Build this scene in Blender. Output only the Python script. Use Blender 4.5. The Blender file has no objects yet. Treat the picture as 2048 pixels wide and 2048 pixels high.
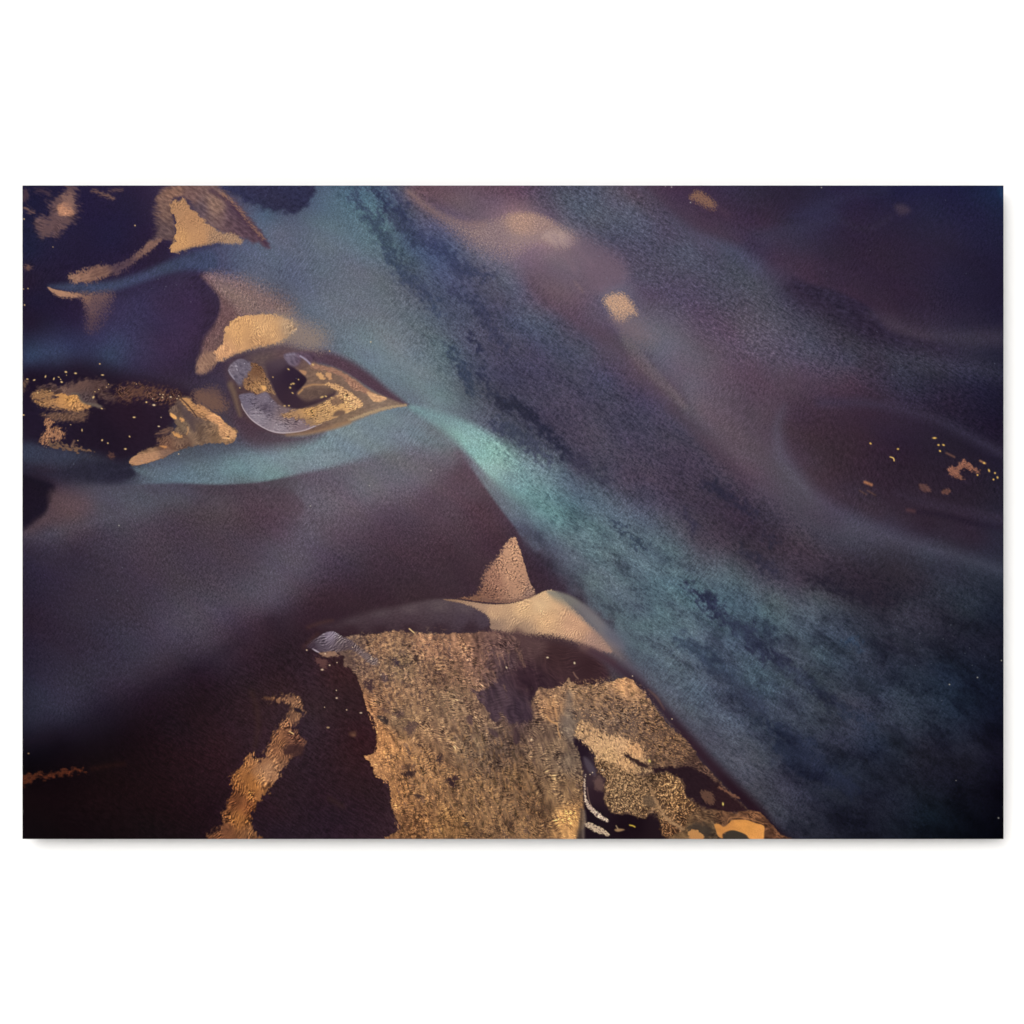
"""A large unframed photo print of a braided glacial river, seen straight on, hung just off a white wall in daylight."""
STANDOFF = .050
GRIDW = 1962
LIGHT = (1.445, 1.415, 1.395)
SPEC = 0.0
SUN_EL, SUN_AZ, SUN_E, SUN_ANG = 20, 15, .85, 42
SKY_S, EXPO = .14, -0.14
import numpy as np
F = np.float32
X0, Y0, X1, Y1 = 45.0, 371.0, 2007.0, 1678.0       # extent of the print in its own drawing units

def _hash(ix, iy, seed):
    h = (ix.astype(np.uint32) * np.uint32(374761393)) ^ (iy.astype(np.uint32) * np.uint32(668265263)) ^ np.uint32((seed * 2246822519) & 0xffffffff)
    h = (h ^ (h >> np.uint32(13))) * np.uint32(1274126177)
    return h ^ (h >> np.uint32(16))

_G = np.stack([np.cos(np.arange(64) * 2 * np.pi / 64), np.sin(np.arange(64) * 2 * np.pi / 64)], 1).astype(F)

def perlin(u, v, seed):
    fu = np.floor(u); fv = np.floor(v)
    iu = fu.astype(np.int32); iv = fv.astype(np.int32)
    u = (u - fu).astype(F); v = (v - fv).astype(F)
    su = u * u * u * (u * (u * 6 - 15) + 10); sv = v * v * v * (v * (v * 6 - 15) + 10)
    def g(a, b):
        k = _hash(iu + a, iv + b, seed) & np.uint32(63)
        gg = _G[k]
        return gg[..., 0] * (u - a) + gg[..., 1] * (v - b)
    a = g(0, 0); b = g(1, 0); c = g(0, 1); d = g(1, 1)
    ab = a + (b - a) * su; cd = c + (d - c) * su
    return (ab + (cd - ab) * sv) * F(1.6)

def nz(X, Y, s, ang=0, st=1.0, seed=0, octv=3, gain=.5):
    """fractal noise; s = size across, s*st = size along direction ang (degrees, y down)"""
    a = np.radians(ang); ca, sa = F(np.cos(a)), F(np.sin(a))
    U = (X * ca + Y * sa) / F(s * st); V = (-X * sa + Y * ca) / F(s)
    o = 0; amp = 1.0; tot = 0
    for k in range(octv):
        o = o + perlin(U, V, seed * 17 + k) * F(amp)
        tot += amp * amp; amp *= gain
        U = U * F(2.03) + F(7.3); V = V * F(2.03) + F(3.1)
    return o / F(np.sqrt(tot)) * F(1.5)

def ss(a, b, x):
    t = np.clip((x - a) / (b - a), 0, 1)
    return t * t * (3 - 2 * t)

def catmull(P, closed=True, n=5):
    P = np.asarray(P, float); N = len(P); out = []
    rng = range(N) if closed else range(N - 1)
    for i in rng:
        if closed:
            p0, p1, p2, p3 = P[(i - 1) % N], P[i], P[(i + 1) % N], P[(i + 2) % N]
        else:
            p0, p1, p2, p3 = P[max(i - 1, 0)], P[i], P[i + 1], P[min(i + 2, N - 1)]
        for k in range(n):
            t = k / n
            out.append(.5 * ((2 * p1) + (-p0 + p2) * t + (2 * p0 - 5 * p1 + 4 * p2 - p3) * t * t + (-p0 + 3 * p1 - 3 * p2 + p3) * t ** 3))
    if not closed: out.append(P[-1])
    return np.array(out)

class Painter:
    def __init__(s, W, H):
        s.W, s.H = W, H
        xs = np.linspace(X0, X1, W, dtype=F); ys = np.linspace(Y0, Y1, H, dtype=F)
        s.X, s.Y = np.meshgrid(xs, ys)
        s.px = (X1 - X0) / (W - 1); s.I = np.zeros((H, W, 3), F)
        s.seed = 1; s.fk = 1.0
    def win(s, x0, y0, x1, y1):
        i0 = int(max(0, np.floor((x0 - X0) / s.px))); i1 = int(min(s.W, np.ceil((x1 - X0) / s.px) + 1))
        py = (Y1 - Y0) / (s.H - 1)
        j0 = int(max(0, np.floor((y0 - Y0) / py))); j1 = int(min(s.H, np.ceil((y1 - Y0) / py) + 1))
        return (slice(j0, j1), slice(i0, i1)) if i1 > i0 and j1 > j0 else None
    def base(s, P, q=6, smooth=6.0):
        """colour field through scattered samples (linear radial interpolation)"""
        P = np.array(P, float); C = P[:, 2:]; Q = P[:, :2]; n = len(Q)
        D = np.sqrt(((Q[:, None] - Q[None]) ** 2).sum(-1)); D = np.sqrt(D * D + 12 ** 2)
        A = np.zeros((n + 3, n + 3)); A[:n, :n] = D - np.eye(n) * smooth
        A[:n, n] = 1; A[:n, n + 1:] = Q / 1000; A[n, :n] = 1; A[n + 1:, :n] = Q.T / 1000
        w = np.linalg.solve(A, np.vstack([C, np.zeros((3, 3))]))
        gw, gh = int((X1 - X0) / q) + 2, int((Y1 - Y0) / q) + 2
        gx = np.linspace(X0, X1, gw); gy = np.linspace(Y0, Y1, gh)
        out = np.zeros((gh, gw, 3), F)
        for j, y in enumerate(gy):
            d = np.sqrt((gx[:, None] - Q[None, :, 0]) ** 2 + (y - Q[None, :, 1]) ** 2 + 144)
            out[j] = d @ w[:n] + w[n] + gx[:, None] / 1000 * w[n + 1] + y / 1000 * w[n + 2]
        return s.resize(np.clip(out, 0, 255), gx, gy, s.X, s.Y)
    def resize(s, G, gx, gy, X, Y):
        u = (X - gx[0]) / (gx[1] - gx[0]); v = (Y - gy[0]) / (gy[1] - gy[0])
        iu = np.clip(np.floor(u).astype(int), 0, len(gx) - 2); iv = np.clip(np.floor(v).astype(int), 0, len(gy) - 2)
        fu = np.clip(u - iu, 0, 1)[..., None].astype(F); fv = np.clip(v - iv, 0, 1)[..., None].astype(F)
        return (G[iv, iu] * (1 - fu) + G[iv, iu + 1] * fu) * (1 - fv) + (G[iv + 1, iu] * (1 - fu) + G[iv + 1, iu + 1] * fu) * fv
    def poly_mask(s, P, f=4, warp=None, closed=True, width=None, pad=None, smooth=True, bias=0.0):
        """returns window, X, Y, mask. P rows: x, y[, feather]. open = stroke with per-point half width."""
        P = [tuple(p) for p in P]
        fe = [p[2] if len(p) > 2 else f for p in P]
        fe = [v * s.fk if v >= 4 else v for v in fe]
        A = np.array([[p[0], p[1], q] for p, q in zip(P, fe)], float)
        if not closed: A = np.hstack([A, np.array(width, float).reshape(-1, 1) if np.ndim(width) else np.full((len(A), 1), float(width))])
        A = catmull(A, closed) if smooth else (A if not closed else A)
        wa = warp[0] if warp else 0
        m = (pad or 0) + A[:, 2].max() + wa * 1.5 + (A[:, 3].max() if not closed else 0) + 2
        W = s.win(A[:, 0].min() - m, A[:, 1].min() - m, A[:, 0].max() + m, A[:, 1].max() + m)
        if W is None: return None
        X = s.X[W]; Y = s.Y[W]; x, y = X, Y
        if warp:
            sd = int(A[0, 0] * 7 + A[0, 1]) % 9973
            x = X + nz(X, Y, warp[1], seed=sd, octv=3) * F(wa); y = Y + nz(X, Y, warp[1], seed=sd + 1, octv=3) * F(wa)
        best = np.full(X.shape, 1e12, F); fb = np.zeros(X.shape, F); wb = np.zeros(X.shape, F)
        ins = np.zeros(X.shape, bool)
        n = len(A); rng = range(n) if closed else range(n - 1)
        for i in rng:
            a = A[i]; b = A[(i + 1) % n]
            ex, ey = F(b[0] - a[0]), F(b[1] - a[1]); L = ex * ex + ey * ey
            if L < 1e-6: continue
            dx = x - F(a[0]); dy = y - F(a[1])
            t = np.clip((dx * ex + dy * ey) / L, 0, 1)
            d = (dx - ex * t) ** 2 + (dy - ey * t) ** 2
            if not closed:
                w = F(a[3]) + F(b[3] - a[3]) * t
                d = np.sqrt(d) - w                  # signed distance to tube
                k = d < best
            else:
                k = d < best
            best = np.where(k, d, best)
            fb = np.where(k, F(a[2]) + F(b[2] - a[2]) * t, fb)
            if closed:
                c = ((a[1] > y) != (b[1] > y))
                if a[1] != b[1]:
                    ins ^= c & (x < F((b[0] - a[0]) / (b[1] - a[1])) * (y - F(a[1])) + F(a[0]))
        sd = np.where(ins, -np.sqrt(best), np.sqrt(best)) if closed else best
        M = 1 - ss(-1, 1, (sd + F(bias)) / np.maximum(fb, .6))
        return W, X, Y, M.astype(F)
    def colour(s, col, X, Y):
        if np.ndim(col[0]) == 0: return np.array(col, F)
        C = np.array(col, float); num = 0; den = 0
        for r in C:
            w = 1 / ((X - F(r[0])) ** 2 + (Y - F(r[1])) ** 2 + F(30.)) ** F(1.5)
            num = num + w[..., None] * r[2:].astype(F); den = den + w
        return num / den[..., None]
    def tex(s, T, X, Y):
        """T = list of (kind, scale, angle, stretch, amp) -> multiplicative factor"""
        f = 1.0; X0_, Y0_ = X, Y
        s.seed += 1
        wx = nz(X, Y, 50, 0, 1, s.seed, 2) * F(7); wy = nz(X, Y, 50, 0, 1, s.seed + 500, 2) * F(7)
        am = np.clip(nz(X, Y, 24, 60, 1.6, s.seed + 900, 3) * F(.8) + F(.75), .1, 1.7)
        for k, (kind, sc, ang, st, amp) in enumerate(T):
            s.seed += 1; X, Y = X0_, Y0_
            if kind == 'n': n = nz(X, Y, sc, ang, st, s.seed, 3)
            elif kind == 'f': n = nz(X, Y, sc, ang, st, s.seed, 1)
            elif kind == 'r':                       # lit ripples
                X, Y = X0_ + wx, Y0_ + wy
                n = nz(X, Y, sc, ang, st, s.seed, 2); n = nz(X + F(sc * .35), Y + F(sc * .35), sc, ang, st, s.seed, 2) - n
                n = n * F(1.3)
            elif kind == 'w':                       # thin bright crests
                X, Y = X0_ + wx, Y0_ + wy
                n = nz(X, Y, sc, ang, st, s.seed, 2); n = F(1) - np.abs(n) * F(3); n = np.clip(n, -1, 1) - F(.1)
            elif kind == 'p':                       # sparse dark pits
                n = nz(X, Y, sc, ang, st, s.seed, 3); n = -ss(.25, .8, n)
            elif kind == 'b':                       # sparse bright grains
                n = nz(X, Y, sc, ang, st, s.seed, 2); n = ss(.45, 1.0, n)
            if kind in 'rwp': n = n * am
            f = f * np.maximum(F(.34), F(1) + n * F(amp))
        return f
    def layer(s, P, col, f=4, warp=None, tex=None, op=1., diss=None, closed=True, width=None, smooth=True, mul=False, bias=0.):
        r = s.poly_mask(P, f, warp, closed, width, smooth=smooth, bias=bias)
        if r is None: return
        W, X, Y, M = r
        if diss:                                     # dissolve the feather into streaks / grains
            sc, ang, st, hard = diss[:4]; s.seed += 1
            n = nz(X, Y, sc, ang, st, s.seed, 2) * F(.5)
            hard = hard * .52; M2 = ss(-.5 / hard, .5 / hard, (M - F(.5)) * F(1.5) + n * F(diss[4] if len(diss) > 4 else .8))
            M = M2 * ss(0, .12, M)
        C = s.colour(col, X, Y)
        if tex is not None:
            t = s.tex(tex, X, Y)
            C = C * np.stack([t, t ** 1.07, t ** .93], -1)
        M = (M * F(op))[..., None]
        if mul: s.I[W] = s.I[W] * (1 + (C - 1) * M)
        else: s.I[W] = s.I[W] + (C - s.I[W]) * M
    def stroke(s, P, width, col, f=6, **k): s.layer(P, col, f, closed=False, width=width, **k)
    def speck(s, pts, col, r=1.6, op=1.):
        for p in pts:
            x, y = p[0], p[1]; rr = p[2] if len(p) > 2 else r; asp = p[3] if len(p) > 3 else 1.; an = np.radians(p[4]) if len(p) > 4 else 0
            W = s.win(x - rr * asp * 3 - 3, y - rr * asp * 3 - 3, x + rr * asp * 3 + 3, y + rr * asp * 3 + 3)
            if W is None: continue
            dx = s.X[W] - F(x); dy = s.Y[W] - F(y)
            u = dx * F(np.cos(an)) + dy * F(np.sin(an)); v = -dx * F(np.sin(an)) + dy * F(np.cos(an))
            M = np.exp(-((u / F(rr * asp)) ** 2 + (v / F(rr)) ** 2) ** 1.5)[..., None] * F(op)
            s.I[W] = s.I[W] + (np.array(col, F) - s.I[W]) * M
BASE = """60 385 28 26 56;200 420 35 28 58;280 400 38 30 58;230 470 32 28 58;60 500 28 32 58;60 560 38 26 48;70 600 30 26 52;150 640 36 28 52;60 650 34 24 44;220 600 46 38 64;300 580 48 42 68;350 600 50 38 62;400 620 46 34 58;300 660 48 44 70;200 680 46 46 74;140 690 40 46 72;60 700 40 52 76;120 722 48 62 86;60 722 44 60 84;220 710 46 58 80;300 700 50 48 74;350 740 52 40 62;400 720 50 38 60;60 750 34 24 42;150 755 32 22 38;250 770 40 28 46;350 780 54 42 60;430 770 62 52 76;450 800 70 58 72
100 480 34 30 58;330 500 42 30 56;180 540 36 28 54;280 520 38 28 52;470 540 76 86 114;450 520 72 78 106;400 545 62 62 90;450 560 72 74 102;520 560 90 98 124;470 620 96 78 88;440 590 98 78 84;500 480 80 96 124;530 430 76 100 130;400 385 80 64 80;470 430 84 84 106;500 600 94 88 104;400 500 56 58 88
560 395 50 54 90;640 400 82 106 136;660 390 78 110 140;700 385 70 112 142;740 420 84 128 152;760 440 92 138 158;780 400 70 100 136;560 460 98 108 134;600 500 98 110 138;640 480 102 118 142;690 500 98 120 142;560 520 92 106 132;600 570 96 110 136;650 560 100 110 134;700 540 106 118 136;740 560 108 120 136;720 500 96 124 144;600 600 96 110 136;560 590 86 90 114;640 620 104 118 140;700 640 108 120 138;750 620 110 122 138;760 680 114 130 144;800 700 116 134 146;840 760 118 138 150;880 800 114 142 150;700 690 106 128 146;740 720 108 132 148;780 760 106 130 146;820 800 102 122 140;660 660 100 112 134;600 660 94 100 122;620 690 96 96 114;560 690 88 74 90
820 470 70 92 126;900 500 78 96 128;860 540 78 100 130;950 560 84 92 118;1000 600 84 84 108;920 620 80 92 120;870 620 82 100 128;960 680 78 84 108;900 700 86 108 130;1000 720 76 76 100;940 760 74 88 112;1000 790 66 70 94;860 680 96 118 136;830 385 104 84 98;880 400 100 82 100;1000 400 104 84 106;930 390 108 88 104;1010 380 98 72 88;960 430 104 88 110;1000 480 130 120 136;960 470 124 110 126;980 520 112 110 132;1020 560 104 112 132;940 500 104 106 132;880 450 96 100 130
1040 390 98 74 96;1080 400 84 78 104;1120 400 80 88 114;1180 395 78 92 122;1230 390 86 86 116;1270 380 84 68 90;1320 400 74 54 76;1380 400 70 50 72;1450 380 58 46 72;1500 380 50 42 66;1100 430 90 80 106;1150 430 76 88 118;1200 440 78 86 114;1260 420 82 92 122;1300 450 80 86 114;1400 450 72 52 74;1450 430 66 46 68;1500 440 58 42 66;1200 490 72 78 108;1300 500 74 76 104;1380 490 78 86 112;1450 500 72 72 96;1510 500 58 46 70;1040 440 168 138 132;1100 480 156 134 136;1060 510 124 106 124;1100 540 110 92 108;1060 560 112 88 104;1200 520 96 84 110;1250 530 84 76 104;1150 540 112 96 116;1180 560 104 86 104;1100 600 112 86 100;1150 620 102 78 96;1040 580 96 104 126;1100 640 84 96 118;1060 640 84 98 120;1030 640 82 92 118;1250 600 88 80 106;1300 600 84 74 98;1400 570 78 74 100;1350 540 76 76 104;1450 560 76 80 104;1500 540 72 74 98;1240 590 104 100 120;1300 650 94 94 112;1350 660 94 90 108;1330 700 98 96 112;1400 640 86 74 94;1480 620 82 76 98;1450 680 90 76 94;1510 640 84 82 102;1500 700 92 78 96;1400 720 94 86 104;1450 760 92 78 94;1380 770 98 94 108;1420 810 98 88 102;1500 800 84 66 84;1200 680 98 78 96;1280 730 98 76 90;1330 780 96 72 88;1060 700 78 80 106;1120 700 78 86 110;1150 750 76 80 104;1220 760 74 78 104;1050 780 74 74 98;1200 800 76 76 100;1280 800 76 72 98;1180 690 84 84 106
1520 380 48 40 62;1600 390 44 36 58;1700 385 38 32 64;1800 385 32 30 66;1900 390 30 28 62;1990 380 26 38 72;1560 430 52 40 62;1650 420 46 42 70;1750 430 44 34 62;1850 430 38 36 64;1960 430 32 30 62;1530 460 64 46 66;1600 450 50 46 72;1700 450 48 34 58;1800 460 44 34 58;1900 480 40 34 58;1530 480 62 56 80;1600 480 56 50 74;1650 500 50 40 62;1700 520 50 36 58;1800 520 46 34 56;1900 530 38 32 58;1990 520 32 28 54;1550 520 66 48 68;1620 530 64 46 66;1600 580 62 46 68;1700 600 58 42 62;1800 620 52 36 56;1900 600 40 32 56;1990 600 32 26 52;1520 560 74 76 98;1560 600 68 68 92;1600 620 62 54 80;1700 640 48 36 60;1750 670 46 36 60;1520 620 82 84 102;1560 660 84 84 102;1620 690 78 80 100;1700 720 70 70 92;1800 740 54 56 78;1900 760 42 40 62;1990 760 32 30 52;1780 640 66 52 68;1850 680 58 48 66;1950 690 48 42 62;1850 730 46 46 68;1950 720 44 42 62;1540 720 88 72 90;1600 740 84 66 84;1700 760 74 54 72;1750 800 58 40 56;1560 790 84 66 82;1650 790 72 54 70;1900 810 40 30 50;1990 830 28 24 44
60 820 32 26 50;60 850 36 26 44;60 890 46 54 76;120 915 52 60 80;200 925 46 48 66;260 940 36 34 54;60 930 44 42 62;70 950 40 26 44;100 940 50 38 56;60 1000 26 20 36;130 1000 66 54 70;150 1030 78 62 70;120 1040 72 58 66;60 1065 52 42 58;200 980 74 74 90;200 1020 70 68 82;260 1000 72 74 90;330 1000 72 68 82;400 1000 68 60 72;500 1000 72 60 72;280 965 80 92 108;320 955 88 112 126;400 950 94 122 134;480 940 106 136 144;540 925 110 144 152;300 925 76 86 102;400 915 78 92 108;500 900 88 108 122;450 885 72 76 94;500 870 72 60 76;560 860 70 54 68;200 830 36 26 42;300 860 36 26 40
100 1070 56 50 70;200 1050 62 56 74;150 1100 46 38 58;60 1120 38 34 54;300 1060 64 56 72;400 1060 64 54 68;500 1060 66 54 68;200 1150 52 44 60;60 1180 36 30 50;300 1150 58 48 64;400 1150 62 54 70;500 1150 68 60 76;60 1240 38 28 46;150 1230 46 38 56;250 1230 52 46 64;350 1230 60 54 72;450 1230 62 54 72;530 1225 68 54 72;520 1270 56 38 52
560 915 112 146 154;620 900 114 144 152;700 880 116 140 150;780 850 112 134 144;840 850 112 132 142;760 880 112 130 142;560 890 104 124 136;600 950 106 112 124;700 930 104 110 124;800 900 108 124 136;850 910 106 114 128;900 910 108 112 124;600 1000 92 86 100;700 970 98 94 108;800 960 100 96 110;900 960 102 88 102;930 990 92 72 86;560 1000 84 72 86;600 1040 84 76 92;700 1020 88 76 92;800 1010 88 74 90;900 1020 82 64 78;960 1030 80 58 72;980 1060 72 50 62;560 1100 74 66 82;650 1080 76 66 82;750 1060 76 60 76;850 1080 70 52 68;950 1090 68 48 60;540 1150 72 66 82;620 1130 74 66 84;700 1120 66 54 70;800 1130 62 46 58;900 1150 60 44 54;980 1130 62 44 54;550 1200 72 66 84;600 1175 70 58 74;650 1180 60 42 56;750 1180 58 40 52;850 1200 58 42 50;560 1250 50 36 50;620 1220 54 36 48;560 970 94 96 108
1100 830 78 74 98;1200 840 80 78 98;1300 820 76 74 100;1350 860 74 72 94;1200 900 82 78 96;1300 920 78 74 94;1100 880 76 78 98;1150 940 72 72 92;1250 970 80 74 92;1400 930 72 66 86;1350 1000 74 66 84;1450 1000 68 60 80;1400 1080 68 62 78;1500 1060 58 50 68;1500 1120 58 52 68;1450 1090 66 58 74;1400 820 104 90 102;1450 850 98 84 98;1480 900 94 80 94;1510 830 86 70 86;1500 940 88 74 88;1040 880 76 92 112;1060 930 112 150 154;1080 970 110 148 152;1130 950 80 104 124;1200 990 82 100 118;1150 1000 84 112 130;1100 1010 100 136 146;1060 1040 104 128 138;1120 1050 98 122 134;1180 1060 98 118 130;1250 1040 88 108 122;1300 1050 86 100 116;1180 1110 100 122 130;1250 1120 88 106 120;1300 1120 90 114 126;1350 1100 86 106 118;1380 1160 80 104 118;1450 1140 84 100 114;1480 1180 76 98 112;1510 1220 70 92 108;1100 1100 84 84 100;1060 1100 70 60 78;1080 1130 58 44 60;1130 1160 78 76 94;1180 1180 94 104 116;1150 1220 78 72 88;1200 1230 86 98 112;1280 1180 88 104 118;1300 1240 80 98 112;1250 1200 86 98 112;1120 1180 62 50 66;1160 1210 64 54 70
1530 820 90 72 86;1540 880 84 68 84;1560 850 80 60 74;1600 830 66 48 62;1700 830 58 40 56;1800 830 52 40 60;1900 840 40 32 50;1990 850 30 22 42;1560 900 82 70 86;1600 930 74 64 80;1610 890 68 48 60;1700 900 58 40 50;1650 960 64 46 58;1800 900 44 30 46;1900 890 40 30 46;1990 900 32 26 44;1530 980 78 68 84;1580 970 80 72 88;1640 1000 74 66 82;1700 1010 62 52 66;1750 1000 56 42 56;1850 1000 50 36 50;1950 1000 42 32 46;1990 1040 40 36 52;1530 1050 60 56 74;1600 1050 70 64 80;1700 1050 66 64 78;1750 1070 58 54 68;1850 1060 44 32 44;1950 1080 42 30 42;1560 1110 58 50 66;1650 1110 56 48 62;1750 1110 52 48 62;1850 1100 50 48 62;1950 1130 44 44 58;1530 1165 72 74 90;1600 1160 56 46 60;1700 1160 46 38 50;1800 1160 46 38 48;1900 1170 44 44 56;1990 1170 36 38 50;1540 1220 82 104 114;1620 1210 74 80 94;1700 1200 48 42 54;1800 1210 48 44 56;1900 1220 40 38 50;1990 1230 26 28 44;1760 1190 38 28 42
60 1280 36 28 48;200 1270 46 40 60;350 1270 56 50 68;450 1265 62 50 68;60 1330 34 30 50;150 1310 42 36 54;300 1300 54 50 68;400 1290 58 50 66;490 1300 52 34 48;440 1315 52 40 56;60 1380 36 36 56;150 1370 46 44 62;250 1360 46 40 58;330 1340 48 38 54;400 1345 40 24 38;60 1440 34 34 54;130 1420 42 40 60;200 1420 34 26 44;300 1400 34 20 32;400 1400 34 20 28;500 1380 42 28 36;60 1490 18 14 26;120 1480 18 12 24;250 1470 22 12 20;350 1470 30 18 26;450 1470 38 24 32;60 1530 10 6 12;200 1520 16 10 14;350 1540 28 16 22;450 1540 34 20 28;60 1600 16 8 12;200 1600 20 10 14;350 1600 26 14 20;430 1620 26 14 22;60 1670 12 8 12;200 1670 14 8 12;300 1670 18 12 16;400 1670 22 14 20
540 1240 48 32 46;560 1300 44 28 38;560 1370 42 28 34;620 1350 44 30 40;700 1400 40 26 32;680 1350 44 28 32;720 1480 40 22 28;620 1450 42 32 42;620 1550 34 24 34;700 1550 38 24 30;750 1600 36 24 32;560 1620 36 24 32;650 1660 32 23 36;780 1670 40 28 38;560 1670 30 22 34;1000 1400 70 54 64;1000 1470 72 56 66;1100 1310 60 40 46;1180 1330 56 36 44;900 1260 62 46 56;800 1260 60 42 50
1205 1265 98 100 112;1260 1300 92 100 112;1300 1330 88 96 112;1340 1390 88 94 108;1400 1440 86 90 106;1450 1500 84 84 100;1500 1550 78 78 94;1300 1260 92 110 122;1350 1300 90 108 120;1400 1330 82 94 112;1400 1270 88 104 118;1450 1290 78 90 110;1500 1260 66 78 98;1450 1380 70 76 98;1500 1330 74 90 108;1500 1400 56 60 86;1450 1430 76 80 98;1500 1470 78 82 98
1540 1260 72 92 110;1600 1270 70 82 98;1560 1320 76 84 98;1640 1300 66 76 92;1700 1290 54 58 76;1800 1280 46 42 56;1900 1280 34 32 46;1990 1280 26 24 38;1530 1360 74 92 108;1600 1370 66 72 90;1700 1350 50 54 72;1800 1350 36 40 56;1900 1350 26 32 50;1990 1350 20 22 38;1540 1440 62 70 90;1620 1440 60 66 82;1700 1420 60 60 76;1800 1420 50 54 68;1900 1430 30 36 54;1990 1430 16 18 34;1530 1500 66 68 84;1590 1500 38 40 66;1650 1490 48 52 70;1750 1490 34 40 60;1850 1500 36 32 46;1950 1500 28 26 40;1990 1500 20 18 32;1530 1570 70 68 82;1600 1560 44 44 62;1680 1570 38 40 56;1780 1570 34 36 52;1880 1570 26 26 40;1990 1570 12 10 24;1570 1630 60 58 74;1650 1630 36 36 52;1750 1640 28 28 42;1850 1640 18 26 38;1990 1640 6 6 16;1620 1670 40 40 56;1700 1670 26 26 40;1900 1670 8 12 22
1200 1400 60 42 46;1300 1500 50 34 40;1400 1600 40 26 34;1250 1600 40 26 32;1100 1600 80 60 50"""
BASE = [tuple(map(float, r.split())) for r in BASE.replace("\n", ";").split(";") if r.strip()]
def tile(x0, y0, k):
    def f(s, f=None):
        out = []
        for r in s.split(";"):
            v = list(map(float, r.split()))
            if not v: continue
            out.append((x0 + v[0] / k, y0 + v[1] / k) + tuple(v[2:]))
        return out
    return f
A1 = tile(40, 365, 3.864); A2 = tile(530, 365, 3.864); A3 = tile(1020, 365, 3.864); A4 = tile(1510, 365, 3.864)
B1 = tile(40, 800, 3.864); B2 = tile(530, 800, 3.864); B3 = tile(1020, 800, 3.864); B4 = tile(1510, 800, 3.864)
C1 = tile(40, 1235, 3.864); C2 = tile(530, 1235, 3.864); C3 = tile(1020, 1235, 3.864); C4 = tile(1510, 1235, 3.864)
D1 = tile(440, 670, 5.2216); D2 = tile(45, 720, 7.728); D3 = tile(280, 740, 8.782); D4 = tile(600, 1240, 7.431)
D5 = tile(840, 1240, 6.9); D6 = tile(720, 1470, 6.9); D7 = tile(1080, 1340, 6.44); D8 = tile(1140, 1500, 4.391)
V = tile(0, 300, .94336)
AB = tile(0, 0, 1)

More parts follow.
